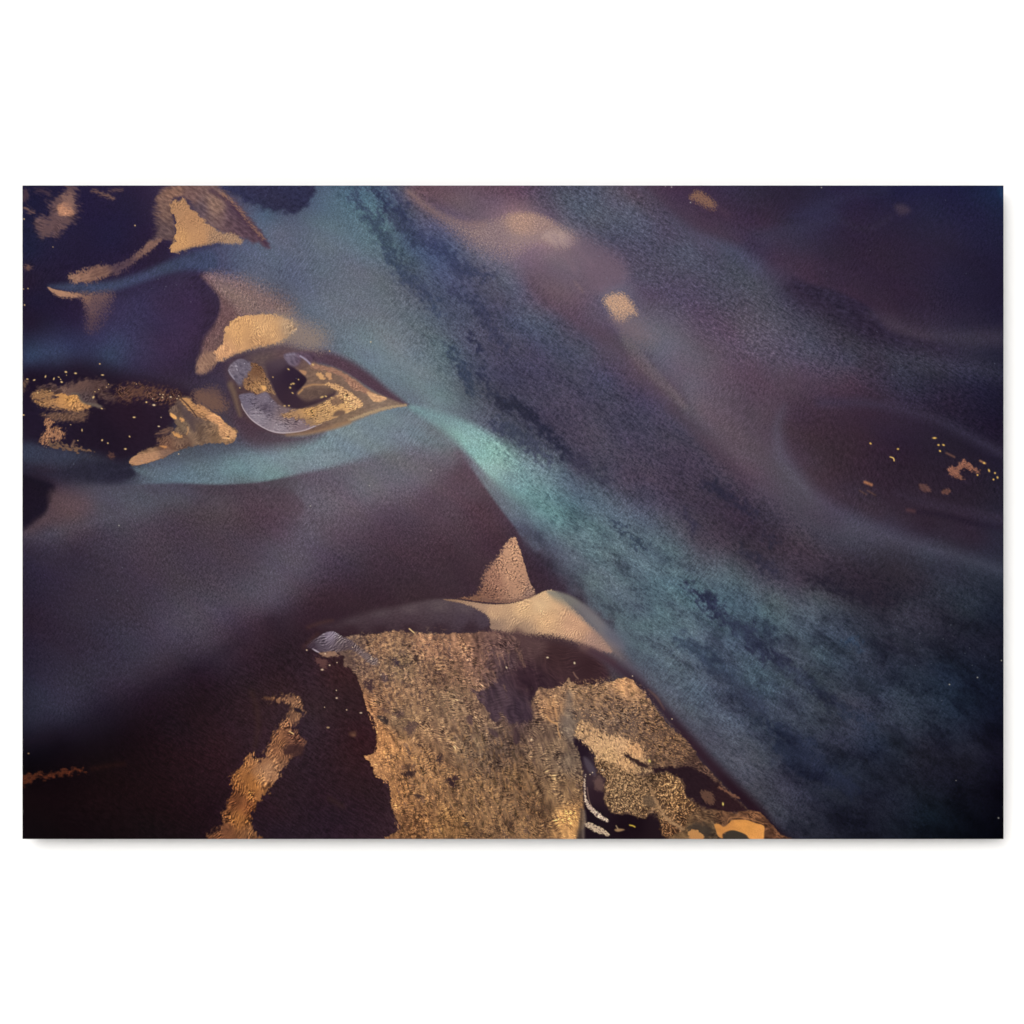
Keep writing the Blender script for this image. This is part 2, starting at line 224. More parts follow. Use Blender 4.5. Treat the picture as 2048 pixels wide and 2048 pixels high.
def paint(W, H):
    p = Painter(W, H); L = p.layer; S = p.stroke
    def net(P_, sc, ang, st, col, thr=.35, op=.9, soft=.35, f=8, wp=8):
        """branching crests: ridged, warped noise laid over a soft region"""
        r = p.poly_mask(P_, f)
        if r is None: return
        W_, X, Y, M = r; p.seed += 7; sd = p.seed
        x = X + nz(X, Y, sc * 3.2, 0, 1, sd + 1, 2) * F(wp); y = Y + nz(X, Y, sc * 3.2, 0, 1, sd + 2, 2) * F(wp)
        a = 1 - np.abs(nz(x, y, sc, ang, st, sd + 3, 2)) * F(2.0)
        a = a * F(.75) + nz(X, Y, sc * .6, ang + 20, 1.5, sd + 4, 2) * F(.35)
        m = ss(thr, thr + soft, a) * np.clip(M * 1.25, 0, 1) * ss(.0, .5, M + nz(X, Y, sc * 1.5, 0, 1, sd + 5, 2) * F(.35)) * F(op)
        C = p.colour(col, X, Y); sh = (1 + np.clip(nz(X + 1.5, Y + 1.5, sc * .8, ang, st, sd + 3, 2) - nz(X, Y, sc * .8, ang, st, sd + 3, 2), -1, 1) * F(.5))[..., None]
        p.I[W_] += (C * sh - p.I[W_]) * m[..., None]
    p.I = p.base(BASE)
    # ---------------------------------------------------------------- water, soft shapes
    L(V("408 60 8;582 60 6;584 92 6;560 118 7;505 112 8;455 92 8"), (46, 48, 82), tex=[('n', 6, 10, 1.6, .10)], warp=(5, 18))
    S(A1("230 805;400 812;560 818;750 790;950 728;1150 655;1300 615;1450 600"), [2, 10, 11, 10, 10, 12, 16, 22], (60, 74, 100), f=9, op=.85)
    L(V("385 232 6;408 258 5;415 300 4;402 340 5;388 370 6;374 400 8;330 440 30;280 400 60;300 300 50;350 240 20"), (50, 38, 62), op=.9)
    L(A1("1400 720 8;1500 830 6;1545 900 5;1545 1000 5;1500 1100 6;1430 1200 8;1400 1300 8;1370 1400 8;1380 1470 8;1480 1440 8;1500 1320 5;1570 1240 5;1600 1110 5;1690 1030 6;1640 930 12;1560 830 14;1480 740 14"),
      (112, 84, 82), tex=[('r', 3, 60, 2.5, .16)])
    L(A1("1440 700 12;1700 740 25;1932 850 30;2100 960 30;2060 1030 25;1900 1010 12;1700 1030 8;1640 930 14;1520 820 14"), (144, 116, 104), diss=(2.2, 50, 2.2, 1.2, 1.1), op=.8, tex=[('r', 3, 60, 2, .2)])
    # turquoise arm entering from the left, its lower edge crisp
    L(AB("225 975 6;330 967 4;440 970 3;520 964 4;600 948 6;700 924 12;800 905 25;880 915 30;860 960 40;700 1000 40;500 1010 40;330 1005 30;220 1000 20"), [(250, 985, 74, 76, 92), (340, 985, 72, 68, 84), (440, 990, 68, 58, 72), (540, 990, 78, 68, 82), (640, 970, 92, 88, 102), (760, 940, 102, 102, 114), (860, 930, 104, 104, 116)], op=.9)
    L(V("248 600 8;300 622 4;400 629 3;480 627 3.5;560 611 6;660 588 12;760 552 22;850 545 22;872 562 12;850 520 20;790 495 12;740 496 12;660 520 18;560 552 22;420 588 22;300 600 15"),
      [(290, 950, 88, 108, 122), (400, 952, 92, 122, 134), (480, 943, 104, 138, 146), (540, 930, 112, 146, 152), (620, 900, 114, 142, 150), (740, 860, 112, 136, 146), (820, 840, 112, 132, 144), (880, 890, 108, 118, 128)], op=.9)
    S(B2("1600 520;1750 700;1900 860;1980 980;2060 1110"), [8, 18, 22, 24, 20], [(960, 960, 112, 136, 144), (1010, 1020, 104, 120, 134), (1050, 1080, 84, 86, 104)], f=9, op=.6)
    # maroon shallows bounded by the river's straight edge
    L(V("862 566 10;884 592 7;912 632 5;945 678 4;978 722 4;1000 770 5;1035 822 6;960 845 40;860 800 70;800 690 80;830 600 50"),
      [(905, 900, 98, 88, 102), (930, 960, 86, 66, 80), (980, 1030, 76, 54, 66), (1000, 1090, 66, 46, 58), (900, 1150, 60, 44, 54), (860, 1000, 84, 66, 80), (820, 960, 98, 90, 104), (1060, 1160, 60, 42, 54)], op=.9)
    # jet of green melt water
    L(V("770 484 6;830 494 10;905 524 12;975 572 18;1030 632 34;1060 680 46;1020 680 36;965 652 20;918 612 9;884 574 7;848 538 14"),
      [(860, 835, 118, 160, 164), (930, 890, 130, 182, 178), (975, 930, 134, 190, 180), (1030, 978, 116, 160, 164), (1080, 1015, 102, 136, 146), (1050, 1030, 104, 134, 142)], op=.97)
    S(B3("60 1090;180 1240;300 1390;430 1480;600 1620;760 1740"), [9, 14, 14, 12, 10, 8], [(1060, 1110, 62, 46, 62), (1110, 1180, 58, 42, 56), (1160, 1215, 62, 48, 62), (1210, 1250, 76, 66, 82)], f=16, op=.8, warp=(10, 30))
    # river bank on the right, dark and reddish
    S(A3("180 820;330 930;480 1030;620 1130;780 1210;900 1310;1050 1450;1180 1570;1320 1700") + B3("1260 60;1400 190;1550 360;1700 510;1850 660"),
      [6, 9, 10, 11, 12, 12, 11, 11, 11, 12, 12, 12, 12, 10], [(1090, 600, 108, 84, 98), (1250, 710, 92, 70, 84), (1350, 800, 86, 64, 78), (1480, 960, 76, 60, 76)], f=14, op=.6)
    L(A3("860 1160 8;1000 1290 6;1130 1440 5;1260 1580 5;1360 1720 8;1330 1740 10;1100 1530 8;930 1350 10"), (126, 108, 108), f=16, diss=(2.0, 45, 2, .9, 1.4), op=.5)
    L(A3("700 850 10;850 790 6;960 800 12;1000 900 25;1150 1100 40;1250 1400 50;1150 1400 30;950 1200 25;800 1050 18"), (112, 108, 122), op=.45)
    # upper right sheets
    L(A4("300 750 15;420 785 8;600 830 6;750 890 5;880 965 4;960 1060 4;1040 1150 5;1200 1190 6;1420 1235 10;1500 1350 40;1100 1320 40;700 1180 60;450 1000 60;250 850 40"), (46, 38, 60), op=.85, tex=[('n', 7, 15, 2.2, .2)])
    S(A4("0 800;300 1010;700 1220;1000 1320;1400 1400;1900 1480"), [16, 16, 14, 14, 12, 10], (74, 78, 98), f=30, op=.4)
    S(A4("900 1010;1100 1110;1300 1180;1700 1200;1920 1200"), [6, 10, 10, 16, 18], (72, 64, 78), f=16, op=.45)
    S(A4("300 260;520 200;640 130;800 80;1000 60"), [6, 8, 9, 10, 8], (52, 52, 80), f=16, op=.4)
    S(A4("0 400;250 370;450 330;620 270"), [8, 8, 7, 5], (58, 56, 80), f=16, op=.45)
    S(A4("680 300;820 360;950 330;1050 260"), 3, (62, 52, 72), f=10, op=.35)
    L(A4("1080 180 8;1150 170 8;1200 220 8;1120 250 8"), (76, 60, 74), f=8, op=.7)
    S(A4("1900 60;1940 160"), 5, (30, 70, 110), f=8, op=.6)
    S(A3("1000 20;1150 150;1300 290;1500 420;1700 520;1900 640"), [10, 12, 14, 14, 12, 10], (88, 98, 124), f=20, op=.4)
    S(A3("1080 20;1250 170;1420 290;1600 380;1760 440"), [10, 14, 16, 12, 8], (76, 54, 74), f=16, op=.6)
    # right hand pool with its pale rims
    S(B4("200 130;180 300;220 460;330 620;480 790;700 900;950 1020;1200 1110;1500 1190;1900 1320"), [10, 12, 13, 13, 13, 14, 14, 14, 12, 10], (82, 78, 94), f=20, op=.42)
    S(B4("230 40;170 180;170 330;210 470;300 600;400 700"), [2, 5, 7, 8, 7, 5], (92, 86, 102), f=12, op=.45)
    S(B4("500 20;800 20;1100 60;1350 130;1550 220;1750 330;1930 420"), [6, 8, 8, 8, 8, 8, 8], (62, 54, 76), f=14, op=.6)
    S(B4("1100 720;1300 790;1550 840;1750 880;1930 930"), [6, 8, 9, 10, 10], (58, 46, 64), f=12, op=.6)
    S(B4("1250 860;1500 900;1700 955;1930 990"), [3, 5, 4, 4], (34, 24, 40), f=8, op=.6)
    S(B4("260 200;330 420;480 600;700 760;950 870"), [5, 8, 10, 12, 12], (66, 46, 56), f=22, op=.5)
    L(B4("450 1390 20;700 1480 12;900 1580 10;1100 1580 12;1250 1480 25;1300 1350 40;1000 1250 40;700 1250 40"), (42, 32, 46), op=.55)
    # left middle
    L(B1("-20 600 5;120 600 8;240 640 6;272 690 4;225 820 6;160 920 7;-20 990 8"), (25, 19, 35), f=6)
    L(B1("-20 520 18;200 560 18;420 480 16;700 480 7;850 515 5;888 560 4;870 592 5;740 635 8;500 640 14;250 610 18"), (38, 37, 57), f=8, op=.85, tex=[('n', 8, 8, 2.5, .08)])
    L(B1("-20 330 8;120 350 8;300 400 10;440 450 14;300 500 20;100 480 14;-20 440 10"), (52, 62, 84), op=.7)
    L(B1("240 700 12;420 720 25;520 800 30;400 900 30;200 980 20;20 1040 12;100 950 10;210 850 8"), (92, 70, 76), op=.6)
    S(B1("0 1060;200 1050;400 980;650 920;900 860;1100 760"), [8, 8, 10, 10, 10, 10], (80, 80, 98), f=22, op=.4)
    L(B2("-250 650 30;0 660 20;180 700 8;280 770 6;300 850 8;200 1000 30;-150 1000 50"), (72, 54, 68), op=.5)
    S(B2("350 750;330 900;250 1080;100 1280;0 1440;-300 1560;-700 1720"), [14, 20, 26, 28, 26, 26, 26], (82, 80, 96), f=50, op=.35)
    S(B2("900 1520;600 1620;350 1640;100 1700;-200 1760"), 10, (50, 34, 46), f=40, op=.3)
    S(C1("-20 980;200 930;450 860;700 760;900 640;1150 500;1400 380;1700 180"), [6, 6, 6, 6, 6, 6, 6, 6], (30, 20, 34), f=26, op=.35)
    S(C1("20 1270;110 1215;200 1230;330 1195;480 1180"), [9, 6, 4, 4, 3], (96, 46, 24), f=5, warp=(5, 12), op=.8, diss=(3, 0, 3, .8, .7))
    S(C1("560 1170;720 1140;800 1130"), 3, (54, 26, 20), f=8, op=.35)
    # maroon moat round the crescent island
    L(D1("850 170 8;1100 170 10;1350 260 10;1550 390 9;1750 560 8;1930 700 6;1960 730 4;1850 730 4;1700 650 5;1500 520 5;1300 390 5;1100 310 6;950 280 6"), (86, 62, 80), f=8)
    L(D1("250 800 8;450 1010 8;650 1050 8;900 1050 8;1100 1010 8;900 1120 16;500 1180 22;300 1120 22;150 900 20"), (78, 56, 70), op=.7)
    # ---------------------------------------------------------------- currents and mottling of the main river
    W_, X, Y, M = p.poly_mask(V("600 40 30;770 40 10;850 140 14;1000 260 14;1130 372 12;1250 484 12;1380 606 12;1500 690 20;1640 780 30;1920 840 40;1920 1340 30;1480 1340 30;1400 1220 30;1300 1080 40;1220 960 60;1120 830 50;1030 720 40;985 650 30;930 575 26;880 500 40;800 400 40;740 280 40;690 160 40"), 30)
    fl = (X * .75 + Y * .66)
    ang = 46
    n1 = nz(X, Y, 34, ang, 2.2, 5, 3); n2 = nz(X, Y, 13, ang - 6, 1.9, 6, 3); n3 = nz(X, Y, 4.2, ang - 12, 2.2, 7, 3, .65)
    bright = ss(1150, 1500, fl)[...]
    f = 1 + M * (.045 + n1 * .07 - .10 * ss(.15, .9, n1) + n2 * .10 - .20 * ss(.25, .95, n2) + n3 * .16 - .12 * ss(.3, 1, n3))
    p.I[W_] = p.I[W_] * np.stack([f ** 1.1, f, f ** .9], -1)
    # middle-right river braids
    W_, X, Y, M = p.poly_mask(V("960 60 20;1180 60 20;1300 160 20;1450 260 20;1600 320 20;1750 380 20;1920 420 20;1920 560 20;1700 480 30;1500 420 30;1350 380 40;1200 250 30;1080 150 20"), 30)
    n2 = nz(X, Y, 12, 35, 2.4, 8, 3); n3 = nz(X, Y, 3.8, 30, 2.4, 9, 3, .65)
    f = 1 + M * (.03 + n2 * .06 - .15 * ss(.25, .95, n2) + n3 * .17); p.I[W_] *= np.stack([f ** 1.08, f, f ** .92], -1)
    def streak(pts, w, col, op=.8, f=13, sc=6, ang=45, hard=1.0, warp=(9, 16)):
        S(pts, w, tuple(v * .94 for v in col), f=f, op=min(.95, op * 1.2), diss=(sc, ang, 2.0, hard, 1.0), warp=warp)
    streak(A2("690 60;740 180;830 290;900 380;960 540;1050 680;1150 780;1280 920;1340 1000"), [7, 8, 12, 12, 10, 12, 10, 9, 5], (58, 78, 116), op=.65)
    streak(A2("840 30;900 100;940 200;1060 240"), [6, 6, 9, 5], (46, 58, 98), op=.8)
    streak(A2("980 20;1010 100;1080 180"), [5, 7, 5], (58, 66, 104), op=.7)
    streak(A2("1000 250;1080 340;1130 400;1290 480;1450 590;1530 680;1750 720"), [14, 14, 10, 12, 10, 10, 6], (56, 68, 104), op=.6)
    streak(A2("1450 830;1620 930;1700 1060;1760 1130;1860 1280"), [5, 8, 9, 8, 6], (56, 64, 96), op=.6)
    streak(A2("1560 1170;1630 1230;1690 1330"), 4, (50, 58, 88), op=.7, f=4)
    streak(A2("1420 1280;1500 1380;1560 1530;1620 1620"), [4, 6, 9, 6], (50, 66, 98), op=.7)
    streak(A2("1640 1440;1700 1540;1760 1640;1900 1730"), [4, 6, 7, 9], (46, 54, 84), op=.7)
    streak(B3("-60 20;60 60;140 110;220 190;320 290;400 390;440 440"), [9, 12, 12, 11, 10, 9, 4], (42, 46, 70), op=.72)
    streak(B3("-80 200;60 260;200 380;300 460"), [14, 14, 12, 8], (58, 68, 98), op=.6)
    streak(B3("440 420;540 500;640 580;760 640"), [8, 10, 9, 6], (56, 56, 82), op=.5)
    streak(B3("780 930;880 1010;950 1080;1040 1140"), [2.5, 3.5, 6, 7], (62, 78, 100), op=.7, f=4)
    streak(B3("1500 640;1620 700;1740 790;1880 900"), [6, 9, 8, 6], (46, 46, 72), op=.6)
    streak(B3("1360 900;1430 990"), [6, 6], (52, 50, 76), op=.6)
    streak(B3("1800 1160;1932 1260;2040 1330"), [6, 8, 7], (42, 42, 64), op=.6)
    streak(B3("1370 1440;1450 1510;1540 1550;1600 1660;1690 1720;1860 1780"), [4, 9, 9, 12, 10, 10], (46, 48, 76), op=.85)
    streak(B3("1520 1500;1560 1590"), [5, 6], (44, 46, 74), op=.8)
    streak(C4("-40 220;80 290;180 320;260 390;370 450;480 560;560 620;620 680"), [7, 12, 13, 10, 11, 7, 9, 8], (44, 46, 70), op=.82)
    streak(C4("700 740;800 770;900 850"), [8, 9, 6], (36, 44, 66), op=.6)
    streak(C4("50 780;160 860;260 900;330 950;480 980"), [5, 8, 9, 6, 4], (42, 48, 76), op=.7)
    streak(C4("200 1000;380 1130;560 1220;760 1320"), [18, 24, 20, 14], (38, 42, 68), op=.6, sc=14)
    streak(C4("720 190;800 210"), [7, 6], (44, 58, 84), op=.7)
    streak(C4("100 80;180 180;280 200"), [6, 6, 5], (54, 62, 86), op=.6)
    streak(C3("1300 180;1450 250;1600 380;1750 480;1932 600"), [12, 14, 16, 14, 12], (60, 72, 96), op=.55, sc=14)
    streak(C3("1680 20;1800 100;1932 230"), [8, 12, 12], (56, 64, 92), op=.6)
    streak(C3("1500 330;1600 420;1750 560;1932 720"), [6, 10, 12, 12], (52, 60, 86), op=.5, sc=12)
    streak(B4("100 1060;170 1090"), 5, (40, 42, 64), op=.7)
    streak(B4("450 1380;650 1480;850 1520;1100 1530"), [8, 9, 7, 6], (34, 28, 42), op=.6)
    for k in range(60):                                # drifting darker cells of the wide lower river
        rs = np.random.RandomState(k + 40)
        x = 1480 + rs.rand() * 500; y = 1280 + rs.rand() * 380
        if x < 1500 + (y - 1450) * .6: continue
        a = np.radians(35 + rs.randn() * 12); l = 12 + rs.rand() * 26
        q = [(x - l * np.cos(a), y - l * np.sin(a)), (x, y), (x + l * np.cos(a), y + l * np.sin(a))]
        c = p.I[min(p.H - 1, int((y - Y0) / p.px)), min(p.W - 1, int((x - X0) / p.px))].copy()
        S(q, [3, 6 + rs.rand() * 6, 3], c * (.72 if rs.rand() < .6 else 1.2), f=12, op=.5, warp=(9, 20))
    # ---------------------------------------------------------------- grain of the water
    gy = p.I.mean(-1, keepdims=True); p.I = (gy + (p.I - gy) * F(.80)) * np.array((1.0, .955, .96), F) + F(1.5)
    for P_, c in [("1010 1000 60;1200 1000 60;1500 1200 70;2050 1150 60;2050 1720 30;1600 1720 40;1350 1440 40;1180 1240 40", (.92, .985, .99)),
                  ("1300 340 80;2060 340 30;2060 1150 100;1750 1080 90;1540 900 80;1450 650 120", (.96, .99, 1.03)),
                  ("0 1020 50;500 990 30;800 1000 60;600 1200 60;300 1400 60;0 1500 50", (1.0, 1.02, 1.02)),
                  ("40 1560 30;400 1460 60;700 1300 50;800 1480 30;830 1720 20;40 1720 20", (1.22, 1.12, 1.08)),
                  ("40 360 20;450 360 60;430 640 60;300 760 40;0 760 20", (1.0, 1.0, 1.06)),
                  ("640 360 50;900 380 40;1400 900 40;1600 1100 50;1300 1000 50;1000 850 60;800 600 60", (1.0, .965, .94)),
                  ("820 400 30;1000 500 30;1200 680 30;1420 900 30;1560 1060 40;1300 1020 40;1100 900 30;980 760 40;880 600 40;800 480 30", (.90, .92, .98)),
                  ("1050 560 30;1230 700 30;1370 860 30;1400 830 30;1220 560 40;1130 520 40", (.93, 1.0, 1.02)),
                  ("1060 360 20;1250 360 30;1500 540 40;1900 740 40;1700 740 40;1350 560 50;1150 460 30", (.98, .96, .91)),
                  ("40 1000 40;300 1000 40;560 980 40;760 1010 50;640 1130 40;520 1230 30;330 1340 30;150 1430 30;40 1460 30", (1.10, 1.08, 1.06)),
                  ("200 600 40;330 560 30;400 600 20;390 680 20;300 740 30;60 740 30;60 690 30", (1.12, 1.12, 1.14)),
                  ("1600 1080 50;2060 1080 30;2060 1500 60;1850 1480 60;1650 1300 60", (1.10, 1.14, 1.14)),
                  ("540 400 40;660 400 30;820 480 30;900 700 40;940 860 40;780 800 30;640 690 30;540 560 40", (.93, .945, .93))]:
        W_, X, Y, M = p.poly_mask(AB(P_), 60); p.I[W_] = p.I[W_] * (1 + (np.array(c, F) - 1) * M[..., None])
    # soft billows of silt in the lower river
    W_, X, Y, M = p.poly_mask(AB("1050 1040 50;1250 1060 60;1500 1200 60;1800 1200 60;2050 1220 40;2050 1720 30;1640 1720 30;1440 1480 50;1260 1300 50;1130 1180 50"), 50)
    a1 = nz(X, Y, 42, 28, 1.9, 61, 4, .6); a2 = nz(X, Y, 16, 35, 2.2, 62, 3, .6)
    bl = a1 * .11 - .10 * ss(.2, 1.0, -a1) + a2 * .08 - .12 * ss(.35, 1.1, a2); bl = np.clip(bl, -.5, .35) * M
    p.I[W_] *= np.stack([1 + bl * .95, 1 + bl, 1 + bl * .85], -1)
    X, Y = p.X, p.Y
    sh = ss(620, 1100, X) * (1 - ss(1300, 1700, X)) * .4 + .6
    gw = nz(X, Y, 120, 0, 1, 71, 2) * F(.5) + F(1); wx = nz(X, Y, 140, 0, 1, 72, 2) * F(14)
    g = nz(X, Y, 2.3, 30, 1.4, 11, 2) * F(.095) + ss(.55, 1.1, nz(X, Y, 2.0, 20, 1.5, 91, 1)) * F(.10) + nz(X + wx, Y - wx, 3.6, 118, 2.6, 12, 2) * F(.075) * gw + nz(X, Y, 7, 28, 2.4, 73, 2) * F(.02) + nz(X, Y, 90, 30, 2, 13, 3) * F(.025)
    p.I *= (1 + g * 1.0)[..., None]
    p.I *= (1 + np.stack([nz(X, Y, 60, 30, 2, 14, 2), nz(X, Y, 60, 30, 2, 15, 2), nz(X, Y, 60, 30, 2, 16, 2)], -1) * F(.018))
    # ---------------------------------------------------------------- submerged pale sands, upper right
    L(A2("1150 90 16;1280 210 16;1400 290 18;1550 345 18;1700 325 16;1850 270 12") + A3("0 244 9;150 236 7;280 272 8;360 330 12;480 430 24;420 480 24;250 440 18;100 470 30;-60 520 40;-250 470 34;-450 340 26;-650 190 20;-760 90 16"),
      [(860, 410, 120, 96, 98), (930, 450, 150, 126, 122), (990, 470, 152, 130, 128), (1040, 440, 202, 164, 134), (1095, 460, 184, 152, 134), (1120, 475, 190, 162, 146)], diss=(2.2, 30, 1.8, 1.1, 1.5), op=.85, tex=[('n', 2.4, 40, 1.5, .2)])
    S(A2("1100 60;1250 190;1400 270;1550 320;1700 320"), [3, 4, 5, 6, 4], (150, 122, 116), f=9, op=.5, diss=(2, 30, 2, 1, 1.2))
    S(A3("0 420;120 440;260 400;330 360"), [8, 8, 6, 3], (150, 132, 134), f=12, op=.45, diss=(2, 30, 2, 1, 1))
    L(A3("300 380 9;450 405 9;480 470 10;400 490 10;260 430 9"), (198, 172, 160), diss=(2.6, 45, 3, 1.0, 1.5), op=.85)
    S(A3("340 420;430 560;500 680"), 3, (140, 116, 128), f=9, op=.4, diss=(3, 60, 3, 1.0, 1))
    S(A3("440 440;560 560;640 640"), 3, (140, 120, 134), f=9, op=.35, diss=(3, 50, 3, 1.0, 1))
    L(A3("480 420 24;700 480 26;880 640 22;900 740 18;780 820 14;700 860 16;560 700 26;440 560 26"), (126, 104, 118), diss=(2.2, 60, 2, .9, 1.2), op=.5)
    L(A3("-200 300 30;0 200 30;250 230 20;500 380 20;800 520 20;880 640 14;860 760 14;700 840 14;500 940 20;300 820 20;100 560 30;-80 520 30"), (116, 92, 104), diss=(2.0, 40, 2, .8, 1.3), op=.3)
    S(A3("720 880;770 830;860 790;900 700"), 1.4, (122, 108, 124), f=6, op=.4)
    L(A3("730 910 9;800 862 9;880 870 9;935 930 10;975 1015 9;930 1020 12;880 1060 13;820 1050 11;770 980 9"), (202, 162, 130), diss=(2.3, 35, 1.6, 1.0, 1.7), op=.95, tex=[('n', 2.4, 40, 1.5, .12)])
    L(A3("770 1040 14;900 1040 26;1000 1060 26;1080 1200 34;980 1240 24;850 1140 12"), (132, 110, 112), diss=(2.0, 50, 1.8, .9, 1.2), op=.55)
    S(A3("500 770;560 840"), 1.4, (140, 116, 114), f=6, op=.5, diss=(2, 60, 2, 1, 1.2))
    L(A3("1395 100 6;1450 65 7;1530 110 7;1590 170 8;1560 200 10;1460 160 8;1400 125 7"), (140, 104, 84), diss=(2.4, 40, 1.6, 1.0, 1.8), op=.9)
    S(A3("1590 180;1650 220;1680 250"), 4, (84, 64, 80), f=9, op=.4)
    # right hand bronze flecks
    gold = (150, 100, 80)
    L(B4("1500 510 3;1560 520 3;1600 460 3;1650 480 3;1740 560 3;1680 550 3;1620 530 3;1570 560 3;1615 610 3;1550 600 3;1500 570 3"), (158, 106, 84), f=3, tex=[('w', 3, 20, 2, .25)], warp=(3, 6), op=.85)
    L(B4("1270 650 5;1330 660 5;1360 710 5;1290 700 5"), (92, 64, 62), f=4, diss=(3, 20, 2, 1.5, .8))
    L(B4("1440 710 5;1480 685 5;1510 700 5;1480 730 5"), (100, 68, 62), f=4, diss=(3, 20, 2, 1.5, .8))
    S(B4("850 635;900 655"), 2.6, (170, 114, 82), f=3)
    S(B4("810 700;860 730"), .8, (120, 84, 66), f=3, op=.6); S(B4("870 700;930 735"), .8, (130, 90, 70), f=3, op=.6)
    S(B4("1740 470;1780 490"), 1.6, (170, 120, 84), f=2.5); S(B4("1480 410;1540 440"), 1.6, (110, 76, 66), f=3)
    S(B4("1180 850;1230 860"), 2, (84, 56, 60), f=6)
    p.speck([(a, b, 1.9, c, d) for a, b, c, d in [(1869, 876, 2.4, 0), (1877, 890, 1.3, 0), (1887, 890, 1.5, 20), (1880, 902, 1.3, 40), (1796, 898, 1.3, 0), (1741, 887, 1.3, 40), (1978, 941, 1.8, 70), (1990, 946, 1, 0), (1995, 955, 1.4, 80), (1987, 959, 1, 0), (1955, 950, 1, 0), (1968, 926, 1.2, 0)]], (226, 184, 96))
    S(B4("1045 440;1070 450;1075 470"), 1.1, (236, 196, 110), f=1.3)
    W_, X, Y, M = p.poly_mask(B4("350 200 60;900 300 60;1300 400 40;1900 600 40;1900 850 40;1200 800 40;600 700 60"), 40)
    p.I[W_] *= (1 + M * nz(X, Y, 4, 70, 3, 31, 1) * F(.10))[..., None]
    W_, X, Y, M = p.poly_mask(AB("300 1420 60;620 1260 40;760 1400 30;820 1700 20;400 1720 30;100 1700 40"), 40)
    wv = nz(X + nz(X, Y, 70, 0, 1, 95, 2) * F(8), Y, 4.2, 35, 3.5, 96, 2); p.I[W_] *= (1 + M * wv * F(.16))[..., None]
    W_, X, Y, M = p.poly_mask(AB("60 1060 40;560 980 50;900 980 40;960 1100 30;700 1200 40;400 1340 50;60 1440 40"), 40)
    wv = nz(X, Y, 3.0, 60, 2.2, 97, 3, .6); p.I[W_] *= (1 + M * wv * F(.09))[..., None]
    # ---------------------------------------------------------------- sands, upper left
    p.fk = 1.7
    L(A1("120 270 6;230 260 8;230 140 10;330 90 8;360 30 8;430 20 8;430 130 10;450 200 12;410 300 10;330 370 8;270 420 8;140 400 8"), (108, 82, 82), f=8, diss=(5, 25, 3, 1.5, .9), op=.9, tex=[('w', 7, 20, 3, .15)])
    L(A1("285 200 4;310 165 5;370 150 6;400 200 6;415 240 6;350 262 5;300 245 5"), (184, 134, 106), f=4, diss=(4, 20, 2, 1.8, .6), tex=[('r', 5, 20, 2, .14)])
    L(A1("330 100 6;390 90 6;420 150 6;400 210 8;350 180 8"), (138, 104, 94), diss=(4, 20, 2, 1.6, 1), op=.8)
    L(A1("20 60 5;70 70 5;60 130 6;20 150 6"), (84, 62, 70), diss=(5, 60, 2, 1.5, 1), op=.8)
    L(A1("30 190 5;70 200 5;110 240 5;60 225 5"), (120, 90, 84), diss=(4, 20, 3, 1.5, .9), op=.9)
    L(A1("120 50 5;220 60 5;230 90 5;140 80 5"), (74, 56, 68), diss=(4, 10, 3, 1.5, 1), op=.8)
    S(A1("560 60;640 90;720 120"), [2, 3, 3], (112, 84, 78), f=4, diss=(3, 15, 3, 1.4, 1)); S(A1("690 65;790 55"), 2, (90, 68, 74), f=4, diss=(3, 15, 3, 1.4, 1))
    L(A1("25 655 5;60 640 5;90 655 5;60 675 5"), (110, 80, 74), f=4, diss=(3, 0, 2, 1.5, .8))
    L(A1("1050 120 5;1110 50 8;1200 20 8;1480 10 10;1560 60 12;1700 190 10;1840 360 8;1930 500 6;1860 480 8;1700 430 8;1560 390 6;1400 280 6;1300 130 6;1180 130 5;1190 300 4;1200 440 4;1120 440 5;1010 465 5;1000 450 5;1050 400 10;1045 250 14;1050 180 14"),
      [(330, 420, 120, 92, 84), (320, 460, 96, 76, 78), (380, 390, 116, 88, 86), (400, 420, 96, 78, 86), (430, 410, 140, 110, 98), (470, 420, 92, 70, 82), (500, 460, 88, 66, 78), (350, 385, 136, 102, 88)], f=6, diss=(4, 10, 3, 1.8, .5), tex=[('n', 5, 35, 2.5, .16)])
    S(A1("1480 60;1620 160;1720 270;1840 390;1910 490"), [3, 3, 4, 4, 3], (66, 46, 66), f=5, op=.85)
    S(A1("1560 80;1680 190;1780 320;1880 430"), 2, (150, 112, 92), f=4, op=.8, diss=(3, 40, 2, 1.5, 1.2))
    L(A1("1140 505 3;1190 460 4;1195 415 3;1212 370 3;1195 330 3;1205 285 3;1168 225 3;1175 145 4;1230 135 5;1275 130 4;1315 190 4;1400 272 4;1500 352 4;1565 388 5;1660 398 7;1712 438 7;1710 472 8;1640 478 7;1540 468 6;1430 488 5;1330 505 4;1260 530 4;1200 547 3;1155 540 3;1170 510 3"),
      [(350, 420, 176, 134, 98), (380, 440, 180, 136, 98), (360, 480, 202, 154, 104), (400, 475, 190, 144, 102), (430, 480, 164, 130, 104), (465, 478, 166, 134, 108)], f=3.5, warp=(2.5, 9), diss=(2.6, 60, 1.6, 2.2, .45), tex=[('r', 2.3, 70, 2, .13), ('p', 3.0, 0, 1, .16)])
    S(A1("1200 550;1330 512;1430 495;1540 480"), 1.6, (54, 50, 78), f=4, op=.8)
